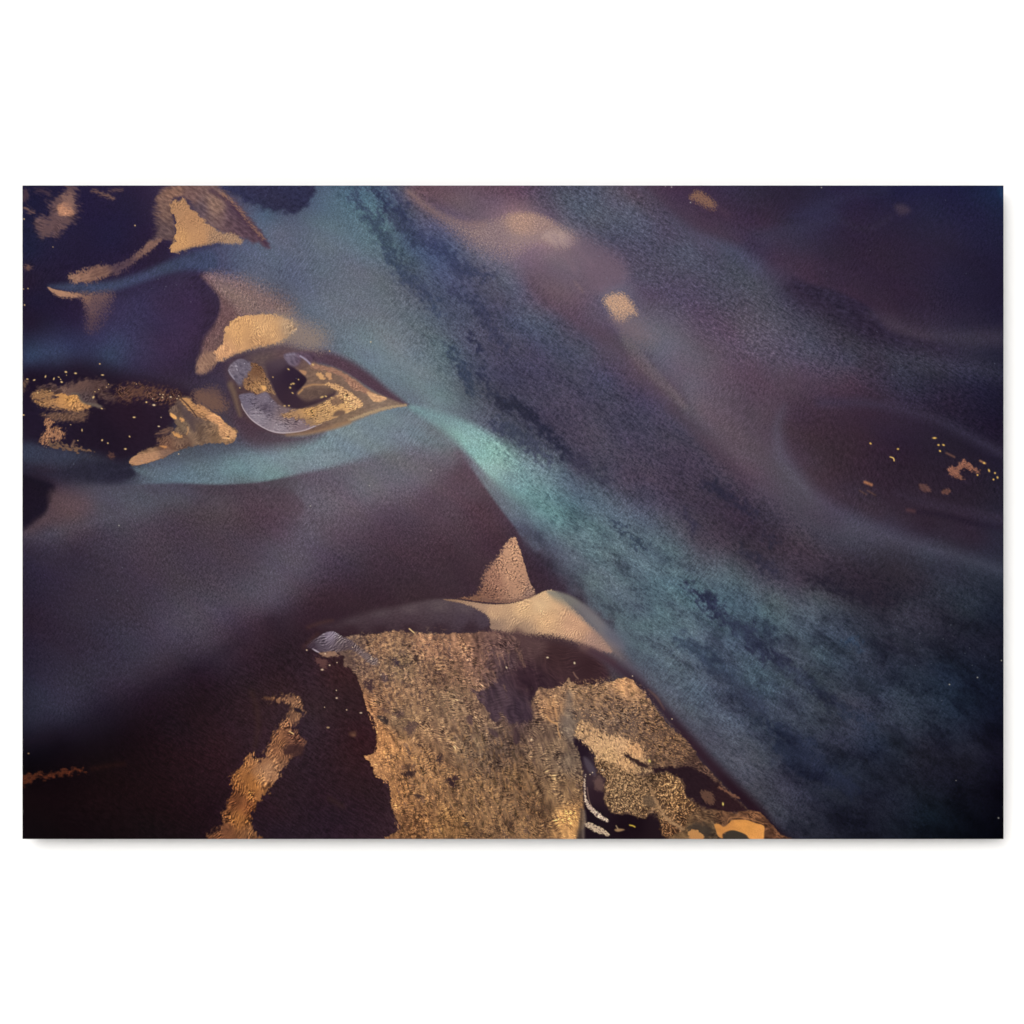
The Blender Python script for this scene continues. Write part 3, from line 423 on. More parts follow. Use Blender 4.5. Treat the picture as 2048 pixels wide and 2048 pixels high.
    L(A1("1005 450 4;1100 440 4;1070 480 6;960 560 6;900 612 5;800 680 6;700 715 6;560 768 7;410 768 6;380 715 6;440 690 5;540 662 5;640 640 5;760 628 5;860 575 6;950 505 6"),
      [(290, 485, 130, 98, 88), (240, 530, 84, 64, 74), (200, 550, 124, 92, 82), (160, 555, 142, 106, 90), (150, 560, 158, 120, 100)], f=5, warp=(3, 12), diss=(3.2, 80, 1.6, 1.8, .7), tex=[('n', 5, -20, 3, .12)])
    L(A1("210 808 2;260 822 3;330 838 3;430 856 4;480 870 5;420 890 6;330 888 5;270 865 4"), (172, 130, 104), f=4, diss=(3, 20, 2, 1.7, .7))
    L(A1("440 862 6;560 858 6;700 855 8;680 930 14;630 1010 16;580 1110 14;530 1130 10;520 1020 8;500 940 6;470 890 5"), [(170, 595, 150, 112, 94), (190, 610, 112, 86, 86), (185, 650, 96, 72, 76)], f=12, diss=(2.3, 55, 2, 1.0, 1.2), op=.85)
    p.speck([(48, 438, 1.6), (270, 451, 1.7), (56, 577, 1.4), (47, 578, 1.2), (49, 610, 1.7), (106, 494, 1.1)], (206, 176, 128))
    p.fk = 1.3
    # ---------------------------------------------------------------- pale bar above the crescent island
    L(AB("540 628 14;600 640 18;650 670 24;630 700 20;580 690 14;560 690 8;500 700 5;440 722 6;450 700 6"), (150, 130, 116), diss=(2.2, 60, 1.8, 1.1, 1.2), op=.8)
    L(AB("428 704 3;444 688 3;449 662 3;459 647 3;475 634 3;506 629 4;540 629 6;569 634 10;587 644 12;592 657 12;577 672 10;556 686 8;538 691 7;506 697 5;480 706 4;454 716 4;431 724 4;426 714 3"),
      [(480, 660, 212, 164, 112), (540, 660, 208, 164, 116), (440, 705, 200, 152, 112), (580, 655, 178, 148, 118), (520, 690, 190, 146, 104)], f=4, warp=(2, 8), diss=(2.8, 60, 2.0, 2.0, .7), tex=[('r', 2.5, 65, 2.4, .15), ('n', 30, 0, 1, .04)])
    L(A1("1370 1390 6;1420 1320 8;1500 1315 5;1520 1390 6;1450 1460 7;1370 1475 6"), (150, 116, 98), f=6, diss=(3, 100, 2.5, 1.5, .7), tex=[('w', 6, 60, 3, .12)])
    # ---------------------------------------------------------------- left island
    L(D2("-20 380 12;100 140 18;500 60 26;1000 60 26;1600 260 20;2000 330 14;2400 420 12;2700 600 10;2300 1000 8;2300 1400 8;2050 1440 6;1700 1500 6;1500 1540 12;1100 1420 10;700 1360 8;350 1320 8;120 1250 12;-20 1180 14"), [(80, 760, 30, 20, 36), (100, 800, 34, 26, 44), (200, 760, 34, 24, 38), (260, 820, 40, 26, 40), (200, 880, 32, 22, 36), (290, 780, 44, 30, 46)], f=8, op=.9, tex=[('n', 5, 10, 2, .07)])
    br = [(60, 795, 96, 72, 64), (90, 775, 80, 60, 60), (160, 765, 104, 78, 72), (130, 785, 112, 86, 78), (200, 775, 84, 62, 60), (260, 780, 86, 60, 56), (170, 800, 84, 68, 70), (300, 790, 78, 56, 56)]
    L(D2("150 560 5;220 480 6;230 410 8;400 390 8;620 400 8;800 350 10;950 310 10;1080 310 8;1150 290 8;1300 350 10;1400 390 8;1300 480 12;1450 560 12;1330 640 12;1150 560 10;1120 640 6;1250 730 6;1230 760 5;1050 700 5;900 640 4;850 545 4;700 560 4;600 520 4;400 620 5;200 640 6"), br, f=7, diss=(5, -25, 2.2, 1.7, .6), warp=(4, 14), tex=[('w', 5, -30, 2.5, .22)])
    L(D2("1480 560 10;1500 430 12;1700 400 12;1900 410 14;2200 480 14;2500 560 12;2450 640 14;2100 640 14;1900 580 14;1700 600 12;1600 630 10"), (98, 68, 58), f=10, diss=(4.5, -35, 2, 1.2, 1.3), tex=[('w', 4, -35, 2, .4)])
    L(D2("-10 320 8;60 330 8;60 400 8;20 470 8;-10 480 8"), (100, 78, 66), f=6, diss=(4, 50, 2, 1.5, .9))
    L(D2("150 540 5;250 470 5;420 480 5;500 540 5;400 600 5;200 610 5"), (150, 112, 78), f=4, diss=(4, -20, 2, 1.5, 1.2), tex=[('w', 4, -20, 2, .3)])
    L(D2("500 550 2;590 515 3;640 520 3;710 553 3;800 535 3;855 548 2.5;880 590 2.5;920 640 2.5;1000 680 3;1070 720 3;1000 750 4;900 800 5;780 800 5;640 760 6;500 760 8;350 730 9;230 680 7;190 635 5;320 625 4;430 605 3;560 575 3"),
      [(140, 795, 204, 150, 88), (120, 805, 196, 144, 90), (90, 805, 164, 122, 82), (150, 815, 190, 140, 90), (110, 815, 150, 112, 82)], f=3, diss=(4, 10, 1.6, 1.9, .7), tex=[('r', 4, -20, 1.6, .12), ('p', 4.5, 20, 1.3, .35)])
    S(D2("760 520;860 530;900 610;960 665;1100 690;1200 720"), [1.5, 2.5, 2.5, 2, 3, 3], (112, 98, 88), f=2.5, op=.8)
    L(D2("310 840 8;600 800 8;980 790 10;1000 860 10;930 930 8;700 945 6;480 930 8;380 880 8"), (112, 84, 70), f=7, diss=(4, -30, 2, 1.4, .8), tex=[('w', 6, -40, 2.5, .2)])
    L(D2("330 900 5;440 920 5;460 1040 6;640 1080 6;640 1160 6;560 1240 6;440 1230 6;420 1300 5;330 1300 4;255 1245 4;300 1170 5;360 1060 5"), (164, 118, 88), f=5, warp=(4, 10), diss=(4.2, -50, 1.8, 1.5, 1.5), tex=[('w', 5, -50, 2, .35)])
    S(D2("430 1290;620 1330;720 1370;860 1370;1060 1425"), [3, 4, 4, 4, 3], (116, 88, 70), f=4, warp=(5, 12), diss=(4, 10, 2, 1.5, 1.2))
    S(D2("800 1250;760 1330"), 1.6, (130, 98, 80), f=3)
    p.speck([(45 + a / 7.728, 720 + b / 7.728, r_ * .78, asp, an) for a, b, r_, asp, an in [(355, 255, 1.8, 2, 110), (485, 290, 1.7, 2.2, 110), (560, 265, 1.2, 2.4, 20), (590, 300, 1.1, 2, 60), (605, 340, 2.2, 1.5, 10), (670, 185, 2.4, 1.5, 10), (680, 235, 1.2, 1, 0), (820, 205, 2.2, 1.7, 0), (180, 310, 1.8, 2, 160), (75, 295, 1.6, 2, 0), (235, 505, 2.2, 1, 0), (1195, 60, 1.8, 1.2, 0), (1238, 232, 1.8, 2.2, 0), (1915, 652, 2.3, 1, 0), (1725, 885, 1.8, 2.2, 0), (1655, 1183, 1.9, 1.4, 60), (1230, 1240, 2.2, 1.3, 120), (1320, 1285, 2, 1.1, 0), (1590, 1375, 2.2, 1.6, 0), (920, 1085, 1.5, 2.6, 90), (745, 1000, 1.2, 1.4, 0), (855, 1245, 1.2, 1.5, 0), (430, 475, 1.4, 1, 0), (1300, 420, 1.4, 1, 0), (1180, 455, 1.5, 1, 0), (1120, 490, 1.4, 1, 0), (1095, 575, 2.4, 1.5, 130), (1330, 375, 1.4, 1, 0), (1760, 370, 1.2, 1, 0), (15, 850, 1.7, 2, 0), (1225, 750, 1.8, 1.6, 20)]], (232, 196, 132))
    L(D2("1330 1480 5;1360 1430 5;1420 1490 5;1370 1520 5"), (92, 62, 56), f=4, diss=(3, 0, 1.5, 1.4, 1))
    # fan of sand on its right end
    fan = [(350, 820, 108, 86, 76), (365, 850, 124, 102, 84), (400, 880, 120, 96, 80), (440, 880, 140, 110, 84), (460, 870, 150, 116, 86), (330, 890, 116, 84, 70), (380, 830, 92, 74, 74), (300, 905, 150, 116, 88), (345, 800, 100, 78, 68), (370, 895, 110, 84, 72)]
    L(D3("520 690 3;640 545 3;720 480 4;860 480 5;960 590 5;1080 600 4;1260 730 4;1400 820 4;1500 930 4;1640 1030 5;1710 1080 5;1660 1220 4;1560 1290 3;1260 1280 4;1000 1330 4;820 1370 3;600 1440 3;330 1570 3;-20 1665 3;-120 1670 3;-185 1645 3;-150 1560 3;-80 1510 4;-10 1450 5;150 1370 5;330 1300 6;310 1210 10;450 1150 8;560 1110 5;630 1000 3;600 870 3;540 820 2"), fan, f=4, warp=(2, 8), diss=(3.4, -25, 2, 2, .6), tex=[('w', 4.5, -40, 2.6, .16), ('n', 16, 60, 2, .12)])
    L(D3("700 500 3;860 500 4;960 600 4;1080 605 3;1260 735 3;1400 825 3;1500 940 3;1640 1040 4;1700 1090 5;1650 1200 6;1500 1220 8;1400 1120 6;1360 970 5;1200 880 6;1020 830 6;900 740 5;780 620 4"),
      [(380, 805, 190, 142, 94), (400, 820, 204, 152, 102), (430, 840, 214, 160, 112), (460, 865, 204, 156, 110), (395, 830, 150, 112, 82)], f=4, diss=(3.4, 15, 2.4, 2, .7), tex=[('r', 4, 15, 3, .16), ('p', 4, 15, 2, .3)])
    S(D3("720 500;860 640;960 770;1000 830"), [1.2, 1.2, 1, .8], (44, 32, 42), f=1.6, op=.8)
    S(D3("680 600;780 750;880 900;950 1050"), [3, 4.5, 5, 4], (84, 68, 70), f=5, op=.8)
    L(D3("530 760 1.5;560 760 1.5;640 820 1.5;630 865 1.5;550 825 1.5"), (232, 172, 104), f=1.5)
    L(D3("700 830 2;760 850 2;780 905 2;720 900 2"), (214, 158, 100), f=2, warp=(1.5, 5))
    L(D3("570 1080 2;650 1110 3;740 1170 3;690 1190 2;600 1150 2"), (206, 152, 94), f=2, warp=(2, 6))
    S(D3("830 1000;850 1050;820 1130"), 1, (190, 144, 96), f=2)
    L(D3("280 1120 5;420 1040 5;540 1010 5;560 1060 6;480 1120 6;330 1130 6"), (112, 84, 72), f=5, diss=(3, -20, 3, 1.4, 1))
    L(D3("100 1350 2;300 1310 3;340 1330 3;180 1370 3"), (40, 28, 38), f=2, op=.8)
    L(D3("340 1330 2;470 1340 2;440 1370 2"), (202, 142, 86), f=2.5)
    L(D3("-180 1600 2;-130 1530 2;0 1480 3;200 1440 4;450 1400 5;620 1430 4;330 1560 2;0 1665 2;-120 1660 2;-185 1640 2"), [(250, 925, 180, 136, 100), (300, 915, 176, 134, 102), (340, 905, 130, 100, 86)], f=3, diss=(2.4, 70, 1.4, 2.2, .4), tex=[('n', 3, 0, 2, .07)])
    L(D3("960 380 8;1100 370 8;1300 450 10;1500 560 12;1500 700 10;1300 720 6;1080 590 6;980 560 8"), (116, 86, 74), f=7, diss=(3.2, 40, 2, 1.3, 1.2), op=.85)
    L(A1("1340 1640 10;1500 1580 10;1560 1660 10;1500 1739 10;1400 1720 10"), (112, 84, 74), f=8, diss=(3, 40, 1.6, 1.3, 1.2), op=.7)
    p.speck([(280 + a / 8.782, 740 + b / 8.782, r_ * .85, asp, 0) for a, b, r_, asp in [(245, 615, 2.4, 1.6), (395, 480, 1.8, 1), (540, 475, 1.8, 1.5), (650, 503, 1.5, 1), (350, 428, 1.2, 1), (225, 505, 1.3, 1), (330, 990, 1.6, 1.8), (370, 832, 1.3, 1), (405, 432, 1.2, 1.5), (680, 1475, 1.4, 1), (680, 455, 1.2, 1)]], (236, 206, 160))
    p.fk = 1.0
    # ---------------------------------------------------------------- crescent island
    br = [(520, 700, 96, 78, 78), (470, 720, 74, 58, 70), (640, 760, 124, 98, 84), (700, 780, 124, 100, 88), (760, 800, 134, 112, 98), (600, 860, 112, 86, 76), (470, 800, 78, 58, 62), (520, 860, 78, 58, 66), (700, 840, 130, 106, 88), (580, 700, 96, 74, 78)]
    L(D1("90 520 8;60 350 10;150 220 12;350 190 14;500 150 16;680 130 14;850 165 8;960 190 6;1000 290 4;1200 345 4;1400 450 4;1550 560 4;1750 655 4;1900 715 4;1935 728 3;1850 748 4;1700 790 4;1550 840 5;1300 940 5;1100 1000 5;900 1035 6;600 1040 6;400 980 8;230 850 8;150 700 8"), br, f=8, tex=[('n', 5, -20, 2, .08)])
    S(D1("110 520;150 620;180 740;210 840"), [6, 5, 4, 3], (114, 92, 78), f=5, op=.8)
    L(D1("480 300 8;560 260 10;680 250 6;760 330 3;850 400 2.5;905 460 2.5;880 520 2.5;800 615 3;900 680 8;1000 660 8;1120 610 5;1200 575 4;1195 625 3;1090 685 3;960 735 3;800 775 4;680 740 4;600 650 3;550 530 3;500 420 4"),
      [(560, 720, 80, 64, 74), (580, 750, 50, 36, 52), (600, 770, 42, 29, 44), (590, 790, 58, 42, 54), (620, 800, 62, 46, 54), (640, 790, 70, 52, 60)], f=3)
    L(D1("1000 560 6;1190 550 6;1200 600 4;1080 640 5;950 660 8;830 630 8;860 580 8"), (96, 76, 70), f=6, tex=[('w', 5, -20, 3, .12)], op=.8)
    L(D1("90 345 2;130 290 2;200 250 2;270 262 3;340 310 5;340 390 6;270 460 6;210 530 5;150 470 2;100 400 2"), [(460, 735, 126, 114, 126), (480, 730, 112, 102, 116), (475, 760, 108, 98, 112)], f=3, tex=[('n', 5, 20, 1.5, .1), ('p', 5, 30, 1.5, .16)])
    S(D1("92 370;110 410;150 460"), 1, (160, 150, 164), f=2)
    p.speck([(472, 732, 1.6, 2, 20), (474, 739, 1.2, 2, 60), (489, 727, 1.2, 1, 0)], (176, 166, 176))
    L(D1("335 290 3;430 330 4;480 420 4;530 530 3;585 630 3;480 595 3;380 620 3;330 590 4;270 570 5;240 490 6;300 400 6;320 340 4"), [(510, 745, 120, 86, 64), (510, 770, 172, 130, 88), (540, 780, 150, 116, 88), (500, 760, 140, 104, 78)], f=4, diss=(4, 30, 1.6, 1.8, 1.1), tex=[('w', 3, 40, 1.6, .25), ('p', 3.5, 40, 1.4, .5)])
    L(D1("430 530 1.5;470 530 1.5;485 560 1.5;460 585 1.5;435 555 1.5"), (226, 172, 106), f=1.5)
    L(D1("205 625 2;330 605 2;380 628 2;480 598 3;550 670 3;640 745 4;800 790 6;760 850 6;950 900 5;1010 945 2;860 1000 1.5;650 1022 1.5;500 988 1.5;340 890 1.5;250 770 1.5;215 690 2"),
      [(490, 800, 112, 102, 118), (530, 800, 120, 108, 122), (520, 830, 146, 134, 144), (560, 855, 148, 134, 142), (600, 850, 132, 112, 118), (530, 815, 92, 80, 94), (570, 830, 124, 104, 106)], f=2.5, tex=[('r', 3, 10, 3, .14), ('p', 3, 10, 2.5, .24), ('b', 3, 10, 2, .15)])
    S(D1("225 720;250 780;340 892;500 990;650 1023;860 1001;1000 948;1060 925"), [.8, .9, 1, 1, 1, .9, .8, .5], (206, 190, 196), f=1.3, op=.9)
    L(D1("640 850 6;720 800 5;820 775 3;1000 745 3;1110 690 3;1210 640 3;1240 600 3;1150 545 3;1070 518 3;1130 498 3;1230 520 3;1380 610 3;1500 725 2;1400 785 2;1300 822 2;1200 865 2;1100 905 3;1000 945 3;900 930 6;860 880 8"),
      [(580, 830, 166, 130, 96), (620, 825, 196, 152, 98), (680, 810, 212, 168, 112), (710, 800, 218, 174, 124), (680, 780, 206, 162, 116), (640, 840, 188, 150, 104), (620, 845, 150, 120, 94)], f=4, diss=(4, -20, 1.8, 2, 1.1), tex=[('r', 2.8, -25, 1.6, .16), ('p', 3.6, -25, 1.8, .45)])
    L(D1("1190 740 3;1300 700 2;1290 680 2;1200 650 3;1150 700 4"), (104, 80, 74), f=3, op=.7, warp=(3, 8))
    L(D1("1180 850 3;1220 790 3;1300 790 3;1290 830 2"), (92, 72, 68), f=3, op=.8)
    L(D1("940 280 3;1000 310 4;1200 355 4;1400 465 4;1540 570 4;1620 620 4;1600 660 6;1500 600 5;1380 560 4;1270 430 5;1100 370 6;960 350 5"), (158, 118, 98), f=4, diss=(3.4, 30, 2, 1.8, .8), tex=[('r', 4, 30, 2, .16)])
    L(D1("1530 590 3;1600 610 3;1740 655 3;1700 690 3;1620 700 2;1580 670 3"), (208, 164, 122), f=3, diss=(3, 30, 2, 1.8, .7), tex=[('r', 3.4, 30, 2, .16)])
    L(D1("1000 400 2;1060 400 2;1100 450 2;1050 460 2"), (206, 160, 110), f=2, warp=(2, 5)); L(D1("1100 395 2;1150 400 2;1160 470 2;1120 440 2"), (196, 150, 108), f=2, warp=(2, 5))
    L(D1("830 365 2;900 380 2;890 420 2;850 395 2"), (176, 132, 98), f=2)
    S(D1("870 550;960 520;1060 520"), [1.4, 1.2, 1], (196, 148, 98), f=2.5, op=.8); S(D1("820 610;860 570"), 1.4, (190, 144, 94), f=2)
    L(D1("665 215 3;700 190 3;790 178 3;960 182 5;1000 230 6;960 290 4;930 300 3;860 230 3;830 300 4;770 330 4;700 290 3"), [(580, 710, 112, 98, 114), (610, 710, 96, 76, 92), (625, 715, 84, 64, 80)], f=4, tex=[('n', 6, 50, 2, .14)])
    S(D1("840 220;900 260;940 300"), 1.6, (164, 152, 174), f=2)
    S(D1("700 210;770 200"), 1.2, (150, 138, 154), f=3, op=.7)
    S(D1("1940 735;1800 750;1650 785;1500 835;1350 890"), [2, 2.6, 3, 3, 2], (178, 152, 118), f=4, op=.9, diss=(2.2, 60, 3, 1.6, .8))
    S(D1("1350 910;1200 960;1080 990;900 1030;700 1045"), [4, 4, 3, 3, 2], (158, 124, 94), f=5, op=.7)
    p.speck([(440 + a / 5.2216, 670 + b / 5.2216, r_, asp, an) for a, b, r_, asp, an in [(715, 358, 1.5, 1.8, 30), (820, 465, 1.6, 1, 0), (765, 508, 2, 1.6, 0), (742, 515, 1.6, 1, 0), (733, 550, 2, 1.2, 30), (758, 606, 1.4, 1.8, 30), (1065, 648, 2, 2, -20), (1105, 640, 1.6, 1.6, 20), (1165, 655, 1.6, 1.3, 0), (553, 440, 1.4, 1, 0), (970, 310, 1.8, 1.5, 30), (675, 740, 1.5, 1.6, 0), (720, 738, 1.5, 1.4, 0), (1145, 168, 1.3, 1, 0), (1575, 72, 1.3, 1, 0), (207, 552, 1.3, 1, 0)]], (226, 190, 120), op=.9)
    # ---------------------------------------------------------------- cone and bar of sand in the middle
    L(AB("1028 1074 3;1036 1088 2.5;1046 1118 2.5;1059 1162 2.5;1070 1192 2.5;1020 1205 2;970 1204 2;930 1199 3;915 1197 3;950 1190 10;962 1172 14;972 1142 14;996 1114 12;1012 1088 8"),
      [(1030, 1100, 196, 152, 120), (1020, 1150, 190, 146, 116), (990, 1160, 158, 116, 96), (1040, 1180, 180, 138, 110), (975, 1190, 136, 98, 82), (950, 1196, 128, 92, 74), (1055, 1190, 150, 118, 104)], f=4, diss=(3.8, 40, 1.6, 2, .9), tex=[('r', 3, 20, 1.5, .2), ('p', 3.4, 30, 1.2, .45)])
    S(AB("962 1198;1000 1203;1040 1200;1066 1192"), [2, 3, 3, 2], (110, 82, 74), f=4, op=.6)
    # grey tongue left of the bar
    L(C2("420 60 12;600 30 14;800 -40 12;1050 -90 8;1300 -140 6;1500 -130 6;1650 -70 5;1730 -10 4;1730 60 4;1650 95 4;1500 110 4;1200 120 4;900 115 6;700 110 8;500 90 10"),
      [(700, 1235, 80, 66, 72), (760, 1225, 84, 70, 75), (820, 1218, 88, 73, 78), (880, 1212, 90, 76, 80), (930, 1215, 88, 74, 80), (965, 1235, 76, 62, 72), (700, 1260, 56, 39, 46), (760, 1258, 56, 39, 46), (820, 1257, 58, 41, 48), (880, 1257, 58, 42, 50), (940, 1258, 58, 42, 50), (650, 1250, 62, 46, 54), (760, 1242, 70, 54, 62), (820, 1238, 72, 56, 64), (880, 1235, 74, 60, 68), (925, 1238, 74, 60, 70)], f=6, tex=[('n', 3, -15, 2, .08)])
    L(AB("885 1199 2;920 1200 2;975 1208 3;1020 1207 3;1060 1196 3;1092 1181 3;1112 1184 6;1142 1212 10;1175 1245 10;1205 1275 8;1224 1304 8;1190 1300 12;1140 1280 18;1090 1270 20;1040 1270 20;1000 1262 12;982 1258 5;978 1236 6;960 1222 8;930 1208 6"),
      [(900, 1201, 150, 118, 94), (960, 1215, 168, 136, 112), (990, 1225, 196, 160, 124), (1050, 1215, 212, 174, 130), (1080, 1210, 212, 178, 136), (1090, 1240, 208, 168, 126), (1150, 1250, 196, 154, 122), (1200, 1285, 164, 130, 116), (990, 1250, 150, 122, 104), (1050, 1262, 164, 134, 110)], f=5, diss=(2.6, -50, 1.6, 2.2, .6), tex=[('r', 2.3, -50, 2, .11), ('n', 12, 30, 2, .03)])
    L(AB("1094 1182 3;1120 1184 4;1150 1196 5;1190 1225 8;1225 1262 8;1250 1295 8;1225 1295 8;1190 1260 10;1155 1228 12;1128 1208 12;1105 1195 8"), [(1120, 1195, 128, 124, 116), (1180, 1240, 122, 116, 118), (1230, 1285, 100, 98, 110)], f=6, op=.85)
    S(AB("1195 1275;1240 1312;1285 1362"), [10, 8, 4], [(1200, 1280, 150, 122, 110), (1280, 1360, 92, 78, 92)], f=12, op=.5)
    # ---------------------------------------------------------------- big sand flats at the bottom
    L(D5("1300 150 14;1500 230 12;1932 300 14;2300 400 16;2500 560 10;2600 800 8;2200 900 4;1600 1050 6;1530 1400 8;1100 1450 10;900 1200 8;700 950 8;1000 600 20"),
      [(1070, 1290, 90, 66, 66), (1110, 1310, 62, 41, 44), (1180, 1330, 56, 36, 40), (1060, 1360, 54, 36, 44), (1030, 1420, 66, 50, 60), (1000, 1400, 78, 60, 68), (1250, 1345, 58, 38, 48), (1200, 1300, 88, 62, 66)], f=8, tex=[('r', 4, 10, 4, .09)])
    S(D8("-300 -900;-200 -800") , 1, (60, 40, 50), f=3, op=0)
    S(C3("560 230;700 290;800 350"), [6, 5, 4], (104, 76, 74), f=8, op=.8)
    # dark red bank along the river
    S(C3("630 262;765 335;885 428;1030 552;1178 712;1326 882;1474 1054;1672 1268;1900 1500") + C4("90 1625;215 1745"), [5, 7, 9, 10, 10, 11, 12, 13, 14, 15, 15], [(1200, 1310, 66, 46, 58), (1300, 1400, 50, 34, 46), (1400, 1500, 46, 28, 38), (1500, 1600, 36, 19, 28), (1560, 1660, 26, 12, 19)], f=12, op=.9)
    big = [(700, 1290, 110, 88, 80), (760, 1290, 152, 116, 90), (720, 1320, 118, 92, 82), (800, 1330, 128, 104, 84), (860, 1290, 156, 116, 92), (920, 1290, 158, 118, 94), (960, 1310, 132, 98, 86), (760, 1480, 196, 140, 92), (745, 1410, 176, 126, 90), (760, 1400, 148, 112, 86), (800, 1440, 138, 110, 86), (900, 1400, 134, 108, 88), (880, 1350, 146, 112, 88), (980, 1300, 110, 82, 80), (1010, 1330, 90, 68, 74),
           (850, 1560, 146, 110, 80), (790, 1590, 156, 112, 76), (950, 1600, 138, 106, 78), (960, 1500, 124, 100, 82), (1000, 1480, 108, 86, 76), (900, 1660, 128, 94, 62), (830, 1660, 112, 78, 54), (1040, 1560, 112, 86, 66), (1080, 1620, 96, 72, 56), (1140, 1640, 206, 156, 100), (1120, 1580, 156, 124, 92), (1110, 1500, 124, 100, 82), (1145, 1450, 124, 106, 94), (1100, 1420, 158, 120, 90), (1085, 1460, 118, 94, 80), (1140, 1520, 122, 102, 88),
           (1250, 1368, 200, 152, 110), (1200, 1390, 150, 118, 94), (1220, 1410, 116, 92, 80), (1250, 1440, 102, 82, 74), (1180, 1440, 104, 84, 76), (1320, 1450, 104, 80, 68), (1350, 1490, 98, 74, 62), (1400, 1540, 90, 66, 58), (1200, 1500, 120, 94, 76), (1140, 1380, 140, 110, 88), (1040, 1440, 96, 74, 72)]
    big = [(a, b_, c * .98, d * .97, e * .95) for a, b_, c, d, e in big]
    L(AB("676 1280 5;700 1271 4;740 1270 3;790 1261 3;840 1267 3;891 1268 3;941 1266 4;975 1262 10;1010 1268 14;1035 1280 18;1042 1310 20;1030 1335 22;1005 1345 24;985 1368 16;960 1383 6;943 1377 3;953 1395 3;972 1418 3;984 1440 3;998 1446 12;1003 1425 8;1018 1446 14;1040 1447 18;1066 1438 12;1062 1410 8;1072 1385 5;1080 1374 3;1100 1378 4;1131 1368 4;1137 1356 3;1155 1371 4;1189 1369 4;1220 1362 3;1248 1356 2.5;1263 1359 2.5;1290 1390 3;1313 1418 3;1336 1449 3;1360 1469 3;1380 1490 4;1400 1520 5;1430 1552 5;1465 1590 5;1500 1622 4;1536 1647 3;1560 1670 4;1570 1700 4;807 1700 3;801 1657 3;785 1622 3;781 1593 2.5;778 1564 2.5;752 1553 3;742 1528 2.5;727 1511 3;750 1508 2.5;753 1484 2.5;752 1455 2.5;748 1438 2.5;735 1420 2.5;729 1401 2.5;722 1375 2.5;714 1356 3;702 1338 3;688 1330 4;690 1315 6;670 1300 8"),
      big, f=4, warp=(2.0, 9), diss=(4, 65, 2.0, 2.2, .5), tex=[('n', 40, 70, 2.4, .12), ('n', 11, 65, 2.2, .10), ('r', 3.2, 20, 2.6, .34), ('n', 7, 68, 3.0, .12), ('p', 7, 65, 2.2, .24)])
    # rougher, pitted upper part
    W_, X, Y, M = p.poly_mask(AB("690 1275 10;790 1265 8;900 1270 20;890 1380 30;840 1430 30;760 1400 20;720 1350 14"), 10)
    n = ss(.05, .55, nz(X, Y, 6.5, 75, 1.5, 51, 2)) * M; p.I[W_] = p.I[W_] * (1 - n[..., None] * .5) + np.array((66, 50, 54), F) * n[..., None] * .5
    n = ss(.25, .8, nz(X, Y, 5, -20, 1.8, 52, 2)) * M; p.I[W_] = p.I[W_] + (np.array((192, 152, 112), F) - p.I[W_]) * n[..., None] * .55
    # bright crests over the centre and lower left
    for P_, sc, an, c, o in [("900 1300 30;1000 1290 20;960 1400 30;900 1440 30;860 1380 30", 4.5, 0, (176, 130, 98), .35),
                             ("760 1460 10;830 1480 30;900 1560 40;960 1640 40;900 1680 20;810 1680 10;790 1600 8", 5.5, 75, (190, 138, 88), .42),
                             ("900 1460 30;1040 1480 40;1080 1600 30;1060 1680 20;960 1680 30", 6, 80, (176, 132, 88), .45),
                             ("1130 1375 10;1260 1360 8;1330 1440 10;1380 1500 14;1300 1540 30;1200 1440 30", 4.5, 30, (200, 154, 104), .5)]:
        W_, X, Y, M = p.poly_mask(AB(P_), 10); p.seed += 3
        n = ss(.22, .75, nz(X, Y, sc, an, 2.0, p.seed, 2)) * M; p.I[W_] += (np.array(c, F) - p.I[W_]) * (n * o)[..., None]
        n = ss(.3, .9, nz(X + 3, Y + 5, sc * 1.6, an, 1.8, p.seed + 1, 2)) * M; p.I[W_] *= (1 - n * .28)[..., None]
    for q in ["930 450 ;1040 560", ]: pass
    dk = (70, 52, 54)
    for P_ in ["1250 490;1300 500;1290 540;1200 520", "1150 180;1210 200;1230 270;1180 260;1140 210"]: pass
    L(D4("940 920 3;1080 880 4;1100 960 4;1060 1080 3;990 1010 3"), (70, 50, 52), f=3, warp=(3, 7)); L(D4("1200 820 4;1320 830 4;1260 930 4"), (84, 66, 70), f=4, warp=(3, 7))
    L(D4("1140 1430 2;1220 1420 2;1310 1470 2;1300 1560 2;1200 1500 2"), (66, 52, 50), f=2.5); L(D4("1160 1310 4;1300 1330 4;1380 1380 6;1540 1330 6;1500 1440 5;1300 1370 4"), (92, 70, 68), f=4, warp=(4, 8), op=.8)
    L(D4("1560 1560 4;1700 1520 4;1750 1560 4;1690 1660 4;1640 1720 4;1560 1640 4"), (88, 66, 64), f=4, warp=(4, 8), op=.85); L(D4("1380 560 3;1450 600 3;1480 680 3;1400 650 3"), (64, 50, 58), f=4, warp=(3, 6))
    L(D6("550 540 2;640 500 3;760 480 2;770 510 2;720 590 3;660 580 2"), (62, 44, 42), f=3, warp=(2, 6)); L(D6("570 440 3;740 400 3;760 440 3;600 480 3"), (92, 66, 56), f=3, warp=(2, 6), op=.8)
    L(D6("780 120 1.5;830 130 1.5;870 165 1.5;820 150 1.5"), (72, 52, 48), f=2); L(D6("1060 300 2;1120 250 3;1140 300 3;1100 390 2;1060 350 2"), (70, 52, 50), f=3, warp=(2, 6))
    L(D6("1240 570 2;1320 560 2;1370 610 2;1310 640 2;1320 710 2;1260 720 2;1230 660 2;1190 640 5"), (58, 40, 42), f=3, warp=(1.5, 5)); L(D6("740 830 2;820 820 2;920 870 2;820 880 2"), (74, 54, 48), f=3)
